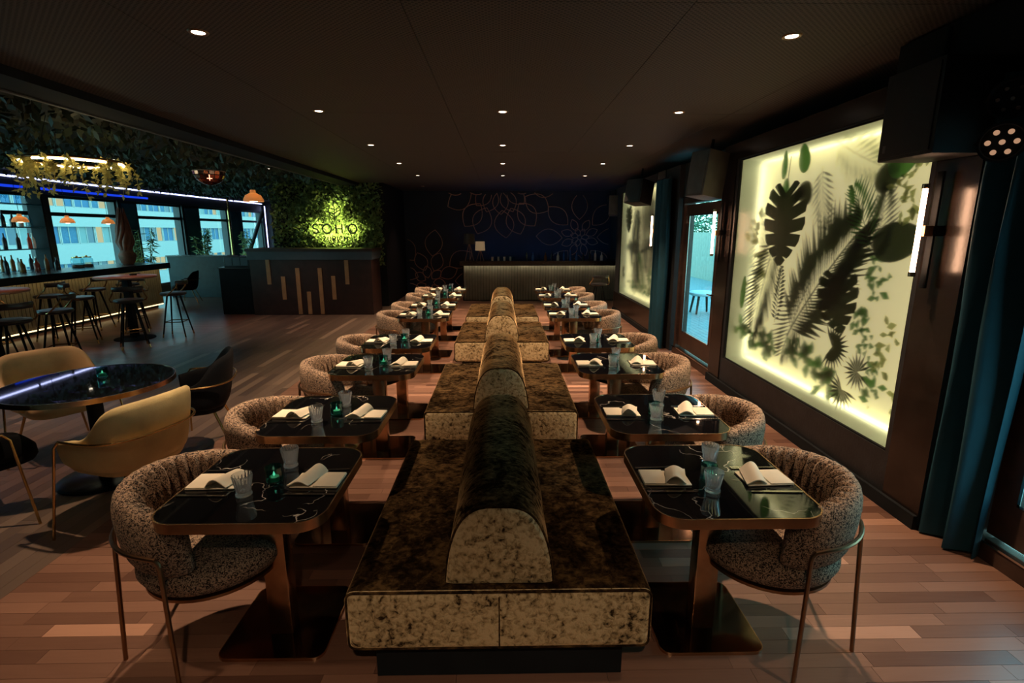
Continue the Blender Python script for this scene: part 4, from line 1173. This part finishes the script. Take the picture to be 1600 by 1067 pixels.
# ------------------------------------------------------------------ back bar
bb = thing('back_bar', 'bar counter with dark fluted front lit from under its top, at the back wall', 'bar', (.97, 13.6, 0))
off = (.97, 13.6, 0)
Lp('counter_top', MB().box((-1.12, 13.32, .97), (3.06, 14.1, 1.045)), M['wall_brown'], bb, off)
Lp('body', MB().box((-1.06, 13.46, 0), (3.02, 14.05, .97)), M['black'], bb, off)
m = MB(); x = -1.03
while x < 3.0:
    m.rbox((x, 13.44, .02), (x+.068, 13.47, .96), .008, 1); x += .074
stuff(Lp('fluted_slats', m, pmat('fluted_grey_front', (0.17, 0.16, 0.125), .55, 0, var=.25, vscale=3), bb, off))
Lp('front_lip', MB().box((-1.12, 13.32, .925), (3.06, 13.335, .97)), M['wall_brown'], bb, off)
Lp('led_strip', MB().box((-1.05, 13.35, .955), (3.0, 13.37, .969)), emis('bar_led', (1.0, .88, .58), 11.0), bb, off)
def table_lamp(x, h, r, sh_h, mat, lab):
    t = thing('table_lamp', lab, 'lamp', (x, 13.6, 1.0452), 0, 'tripod lamps on the back bar')
    for k in range(3):
        a = R(90 + 120*k); raw('leg', MB().tube([(.10*r/.12*math.cos(a), .10*r/.12*math.sin(a), 0), (.01*math.cos(a), .01*math.sin(a), h)], .008, 6), M['lamp_wood'], t, True)
    obj('lamp_shade', MB().lathe([(r, h-.02), (r*.92, h+sh_h), (r*.88, h+sh_h), (r*.96, h-.02)], 24), M[mat], t)
table_lamp(-.88, .44, .15, .25, 'lampshade_dark', 'tripod table lamp with dark unlit shade, left end of the back bar')
table_lamp(-.60, .28, .13, .21, 'shade_lit', 'shorter tripod table lamp with glowing cream shade on the back bar')
bx = random.Random(17)
for k in range(12):
    put_bottle(3, 'clear' if k % 3 else 'white', (-.28 + k*.052, 13.55 + .05*(k % 2), 1.0452), f'small glass on the back bar beside the lamps, {posn[k]} from the left', 'glasses on the back bar', .9)
for k in range(14):
    kd = bx.choice([0, 1, 1, 0]); cl = bx.choice(['clear', 'blue', 'dark', 'amber', 'clear', 'white'])
    put_bottle(kd, cl, (.62 + k*.165, 13.6 + bx.uniform(-.06, .08), 1.0452), f'{cl} {names[kd]} bottle on the right half of the back bar, {posn[k]} from the left', 'bottles on the back bar', .85)

# mural line flowers on the back wall
def mural(cx_, cz, s, lab, layers, a0=0, a1=360):
    t = thing('flower_relief', lab, 'wall art', (cx_, 14.985, cz), 0, 'copper line flowers on the back wall')
    q = random.Random(int(s*100)+int(cx_*10))
    for li, (r0, L_, n, wd) in enumerate(layers):
        for k in range(n):
            a = R(a0 + (a1-a0)*(k + .5*(li % 2))/n + q.uniform(-5, 5)); d = Vector((math.cos(a), math.sin(a))); nn = Vector((-d.y, d.x))
            p0 = d*r0*s; p2 = d*(r0+L_)*s + nn*.06*s*q.uniform(-1, 1); pts = []
            for sgn in (1, -1):
                c_ = p0.lerp(p2, .5) + nn*sgn*wd*s
                seq = [p0*(1-u)**2 + c_*2*u*(1-u) + p2*u*u for u in [j/9 for j in range(10)]]
                pts.append(seq)
            for seq in pts:
                run = []
                def flush():
                    if len(run) > 1: m.tube([(v.x, 0, v.y) for v in run], .008*s+.003, 5)
                m = MB()
                for v in seq:
                    X_, Z_ = v.x + cx_, v.y + cz
                    if -2.74 < X_ < 3.05 and .1 < Z_ < 2.86: run.append(v)
                    else: flush(); run = []
                flush()
                if m.v: raw('petal_line', m, M['copper'], t, True)
mural(-2.15, .35, 1.0, 'large copper line flower on the dark back wall, left of the bar', [(.12, .35, 7, .25), (.35, .55, 8, .36), (.75, .75, 9, .5)])
mural(2.2, 1.62, 1.0, 'copper line flower on the back wall above the right half of the bar', [(.05, .22, 7, .14), (.2, .35, 8, .2), (.5, .75, 8, .45)], 0, 360)
mural(-.1, 3.25, 1.1, 'copper line flower cut by the ceiling at the middle of the back wall', [(.3, .6, 8, .4), (.8, .7, 9, .5)], 180, 360)
# unseen blue strip added behind the back bar to brighten the wall
for x in (-.2, 1.6):
    pass
lw = thing('added_wash_strip', 'unseen blue strip added to wash the back wall behind the bar', 'lamp', (.97, 14.2, 1.0))
raw('housing', MB().box((-1.9, -.05, -.04), (1.9, .05, 0)), M['black'], lw); raw('lamp_lens', MB().box((-1.85, -.03, 0), (1.85, .03, .006)), emis('blue_wash', (.04, .32, 1.0), 5), lw)

# ------------------------------------------------------------------ wall sconces
def sconce(y, z, x, lab):
    t = thing('wall_sconce', lab, 'sconce', (x, y, z), 0, 'tube sconces on the right wall')
    obj('tube_lamp', MB().tube([(-.13, 0, -.235), (-.13, 0, .235)], .013, 14), M['led_tube'], t)
    obj('end_cap', MB().tube([(-.13, 0, .236), (-.13, 0, .262)], .019, 12), M['brass'], t); obj('end_cap', MB().tube([(-.13, 0, -.262), (-.13, 0, -.236)], .019, 12), M['brass'], t)
    obj('bracket', MB().rbox((-.112, -.02, -.03), (-.06, .02, .03), .003), M['brass_dark'], t)
    obj('back_bar', MB().rbox((-.06, -.022, -.33), (-.045, .022, .33), .003), M['black'], t)
    obj('wall_mount', MB().rbox((-.045, -.02, -.03), (0, .02, .03), .003), M['black'], t)
sconce(2.99, 1.80, 2.535, 'glowing vertical tube sconce right of the nearer leaf panel')
sconce(5.95, 1.78, 2.535, 'glowing vertical tube sconce between the glass door and the nearer leaf panel')
sconce(8.45, 1.80, 2.535, 'glowing vertical tube sconce beside the far leaf panel')

# ------------------------------------------------------------------ curtains
def curtain(x, y0, y1, amp, waves, lab, z1=2.7, col=(0.008, 0.16, 0.24)):
    t = thing('curtain', lab, 'curtain', (x, (y0+y1)/2, 0), 0, 'teal velvet curtains')
    n = int(waves*12); m = MB(); vs = []; L_ = y1-y0
    def q(s, z, o):
        k = 1 + .15*math.sin(z*1.3)
        return (amp*math.sin(2*PI*waves*s + .25*math.sin(z*2))*k + o, -L_/2 + L_*s + .012*math.sin(z*3+s*9), z)
    nz = 10; fr_, bk_ = [], []
    for j in range(nz+1):
        z = .012 + (z1-.012)*j/nz
        for i in range(n+1): fr_.append(q(i/n, z, 0))
    for j in range(nz+1):
        z = .012 + (z1-.012)*j/nz
        for i in range(n+1): bk_.append(q(i/n, z, .006))
    N = len(fr_); fs = []
    for j in range(nz):
        for i in range(n):
            a = j*(n+1)+i; fs += [(a, a+n+1, a+n+2, a+1), (N+a, N+a+1, N+a+n+2, N+a+n+1)]
    for i in range(n): fs += [(i, i+1, N+i+1, N+i)]
    for j in range(nz): a = j*(n+1); fs += [(a, N+a, N+a+n+1, a+n+1), (a+n, a+2*n+1, N+a+2*n+1, N+a+n)]
    m.add(fr_ + bk_, fs)
    obj('fabric', m, CURT, t, ang=80)
    obj('curtain_rail', MB().tube([(0, -L_/2-.05, z1+.012), (0, L_/2+.05, z1+.012)], .012, 8), M['black'], t)
CURT = pmat('teal_velvet', (0.003, 0.055, 0.085), 0.75, 0, var=.1); 
curtain(2.42, 7.72, 8.28, .055, 3.5, 'teal curtain gathered beside the glass door, left of it', 2.55)
curtain(2.60, 2.49, 2.79, .075, 2.0, 'dark teal curtain gathered at the right edge of the photo', 2.58)

# ------------------------------------------------------------------ doors
def door(name, y0, y1, xd, hinge_lab):
    d = bpy.data.objects.new(name, None); COL.objects.link(d); struct(d); d.location = (xd, (y0+y1)/2, 0)
    off = (xd, (y0+y1)/2, 0)
    def A(n, m, mat): return Lp(n, m, mat, d, off)
    A('door_frame', MB().box((xd-.04, y0, 0.1), (xd+.12, y0+.07, 2.26)).box((xd-.04, y1-.07, .1), (xd+.12, y1, 2.26)).box((xd-.04, y0, 2.18), (xd+.12, y1, 2.26)), M['door_wood'])
    A('threshold', MB().box((xd-.06, y0, 0), (xd+.25, y1, .10)), M['door_wood'])
    A('sill_rail', MB().box((xd-.065, y0, .10), (xd+.25, y1, .112)), M['steel'])
    st = .13; a, b = y0+.08, y1-.08
    A('door_leaf', MB().box((xd, a, .13), (xd+.06, a+st, 2.16)).box((xd, b-st, .13), (xd+.06, b, 2.16)).box((xd, a+st, .13), (xd+.06, b-st, .36)).box((xd, a+st, 2.02), (xd+.06, b-st, 2.16)), M['door_wood'])
    A('glazing_bead', MB().box((xd-.004, a+st, .36), (xd+.0, a+st+.015, 2.02)).box((xd-.004, b-st-.015, .36), (xd, b-st, 2.02)).box((xd-.004, a+st, .36), (xd, b-st, .375)).box((xd-.004, a+st, 2.005), (xd, b-st, 2.02)), M['steel'])
    A('pane', MB().box((xd+.026, a+st, .36), (xd+.032, b-st, 2.02)), M['pane'])
    A('door_handle', MB().tube([(xd-.001, a+.06, 1.02), (xd-.05, a+.06, 1.02), (xd-.05, a+.17, 1.02)], .010, 8), M['steel'])
    for z in (1.15, 1.9): A('hinge', MB().box((xd-.012, b-.004, z), (xd, b+.012, z+.12)), M['steel'])
door('door_1', 6.15, 7.55, 2.62, '')
door('door_2', 1.35, 2.65, 2.74, '')

# ------------------------------------------------------------------ speakers and stage lamps
def speaker(x, y, z, w, d, h, rz, tilt, lab, mat='speaker', bracket=.2, ztop=2.9):
    t = thing('loudspeaker', lab, 'loudspeaker', (x, y, z), rz, 'wall and ceiling loudspeakers')
    t.rotation_euler = (0, tilt, rz)
    obj('cabinet', MB().rbox((-d/2, -w/2, -h/2), (d/2, w/2, h/2), .008), M[mat], t)
    obj('front_grille', MB().rbox((-d/2-.008, -w/2+.02, -h/2+.02), (-d/2+.001, w/2-.02, h/2-.02), .003), M['speaker'] if mat == 'speaker' else M[mat], t)
    obj('mount_bracket', MB().tube([(.0, 0, h/2-.002), (.0, 0, h/2+bracket)], .016, 8), M['black'], t)
    return t
s = speaker(2.37, 2.96, 2.43, .40, .30, .47, 0, 0, 'big black subwoofer speaker hanging in front of the nearer leaf panel', bracket=.19)
raw('badge', MB().box((-.161, .13, -.19), (-.1585, .15, -.15)), M['grey_speaker'], s)
speaker(2.32, 6.05, 2.42, .30, .28, .50, R(20), R(8), 'dark loudspeaker mounted above the glass door', 'grey_speaker', bracket=.14)
speaker(2.25, 8.75, 2.42, .34, .30, .38, R(35), R(10), 'black tilted loudspeaker in front of the far leaf panel', bracket=.2)
speaker(2.75, 12.9, 2.40, .30, .26, .46, R(75), R(8), 'grey loudspeaker in the far right corner above the back bar', 'grey_speaker', bracket=.16)
def parlamp(x, y, z, lens, lab):
    t = thing('stage_lamp', lab, 'lamp', (x, y, z), 0, 'round stage lamps at the right')
    dv = Vector((-x, -y, 1.7-z)).normalized(); t.rotation_euler = dv.to_track_quat('Z', 'Y').to_euler()
    obj('housing', MB().lathe([(.0001, -.16), (.05, -.16), (.085, -.06), (.09, 0), (.08, 0), (.075, -.02), (.0001, -.02)], 24), M['black'], t)
    for k in range(7):
        a = R(60*k); r_ = 0 if k == 6 else .05
        obj('lamp_lens', MB().lathe([(.0001, .0), (.008, .0), (.010, -.004), (.012, -.018)], 12, (r_*math.cos(a), r_*math.sin(a), 0)), lens, t)
    obj('yoke', MB().tube([(-.095, 0, -.05), (-.095, 0, -.19), (.095, 0, -.19), (.095, 0, -.05)], .007, 6), M['black'], t)
LD = pmat('stage_lens', (.20, .13, .11), .15, .6)
parlamp(2.30, 2.46, 2.20, M['lens_dim'], 'round stage lamp with seven lit lenses, lower one at upper right')
parlamp(2.32, 2.47, 2.39, LD, 'round stage lamp with dark lenses, upper one at upper right')
tag(raw('lamp_pole', MB().tube([(2.44, 2.38, 2.1), (2.44, 2.38, 2.9)], .016, 8), M['black'], None, True), 'black vertical pole carrying the two round stage lamps', 'pole')

# ------------------------------------------------------------------ outside right: terrace
deck = thing('terrace_deck', 'grey board terrace outside the glass doors', 'deck', (6, 10, 0))
m = MB(); k = 0; x = 2.99
for i in range(95):
    m.box((x + i*.105, -3, -.05), (x + i*.105 + .10, 24, -.005))
o = Lp('deck_boards', m, M['deck'], deck, (6, 10, 0)); stuff(o)
fc = thing('wooden_fence', 'pale vertical board fence across the terrace outside', 'fence', (7.6, 17, 0))
for i in range(70):
    y = 8 + i*.22; raw('fence_board', MB().box((0, y-17, 0), (.03, y-17+.205, 1.75)), M['fence'] if not 34 < i < 43 else M['fence_dark'], fc)
raw('fence_rail', MB().box((.03, -9, 1.3), (.07, 6.4, 1.4)).box((.03, -9, .3), (.07, 6.4, .4)), M['fence'], fc)
hq = random.Random(8)
for i in range(7):
    y = 10 + i*2.6; t = thing('hedge_tree', f'leafy green tree behind the terrace fence, {posn[i]} from the front', 'tree', (8.9, y, 0), 0, 'trees behind the terrace fence')
    obj('trunk', MB().tube([(0, 0, 0), (.05, 0, 1.5)], .08, 8), M['door_wood'], t); m = MB()
    for _ in range(700):
        v = Vector((max(-.8, min(.8, hq.gauss(0, .3))), max(-1.0, min(1.0, hq.gauss(0, .42))), 1.0 + 2.2*hq.random()))
        d = Vector((hq.gauss(0,1), hq.gauss(0,1), hq.gauss(0,1))).normalized(); w_ = d.orthogonal().normalized(); s_ = hq.uniform(.12, .28)
        m.add([v, v + d*s_*.5 + w_*s_*.25, v + d*s_, v + d*s_*.5 - w_*s_*.25], [(0,1,2,3)])
    raw('crown', m, M['hedge'], t)
st = thing('outdoor_stool', 'white cushioned stool with dark wooden legs on the terrace', 'stool', (4.45, 11.3, 0))
obj('seat', MB().lathe([(.0001, .40), (.26, .40), (.30, .43), (.30, .46), (.26, .49), (.0001, .50)], 32), M['white_seat'], st)
for k in range(4):
    a = R(45+90*k); obj('leg', MB().tube([(.20*math.cos(a), .20*math.sin(a), .40), (.27*math.cos(a), .27*math.sin(a), 0)], [.03, .022], 8), M['door_wood'], st)

# ------------------------------------------------------------------ outside left: street building
ob = thing('office_building', 'long pale office building with rows of windows across the street', 'building', (-40, 70, 0))
m = MB(); m.box((-6, -60, -10), (-.6, 60, 14)); raw('body', m, M['frame_dark'], ob)
FZ = [-6.1, -2.75, .60, 3.95, 7.3]
for z in FZ:
    raw('spandrel', MB().box((-.62, -60, z-1.75), (0, 60, z)), M['facade'], ob)
wf = MB(); wf.box((-.35, 0, 0), (-.25, .12, 1.6)); wf.box((-.35, 1.9, 0), (-.25, 2.0, 1.6)); wf.box((-.35, .95, 0), (-.28, 1.03, 1.6)); wf.box((-.35, .12, 0), (-.25, 1.9, .08))
wfm = wf.mesh('window', M['facade'], False)
pm = {}
for nm, mt in (('blue', M['curtain_blue']), ('dark', pmat('dark_office_glass', (.02, .07, .11), .15)), ('lit', emis('lit_office', (1.0, .85, .50), .75, False)), ('pale', pmat('pale_blind', (.15, .22, .22), .6)), ('deep', pmat('deep_blue_blind', (.02, .10, .20), .6))):
    pm[nm] = MB().box((-.34, .12, .08), (-.32, .95, 1.6)).mesh('pane', mt, False)
wq = random.Random(4)
for z in FZ[1:4]:
    for i in range(34):
        y = -34 + i*2.05
        w_ = link('window', wfm, ob, (0, y, z))
        for s_ in (0, .91):
            p = link('pane', pm[wq.choice(['blue', 'dark', 'dark', 'deep', 'lit', 'pale', 'blue', 'deep'])], w_, (0, s_, 0))
sg_ = tag(raw('street', MB().box((-40, 0, -6.4), (-10.6, 130, -6.3)), M['deck']), 'street surface below the left windows', 'street'); sg_['kind'] = 'structure'
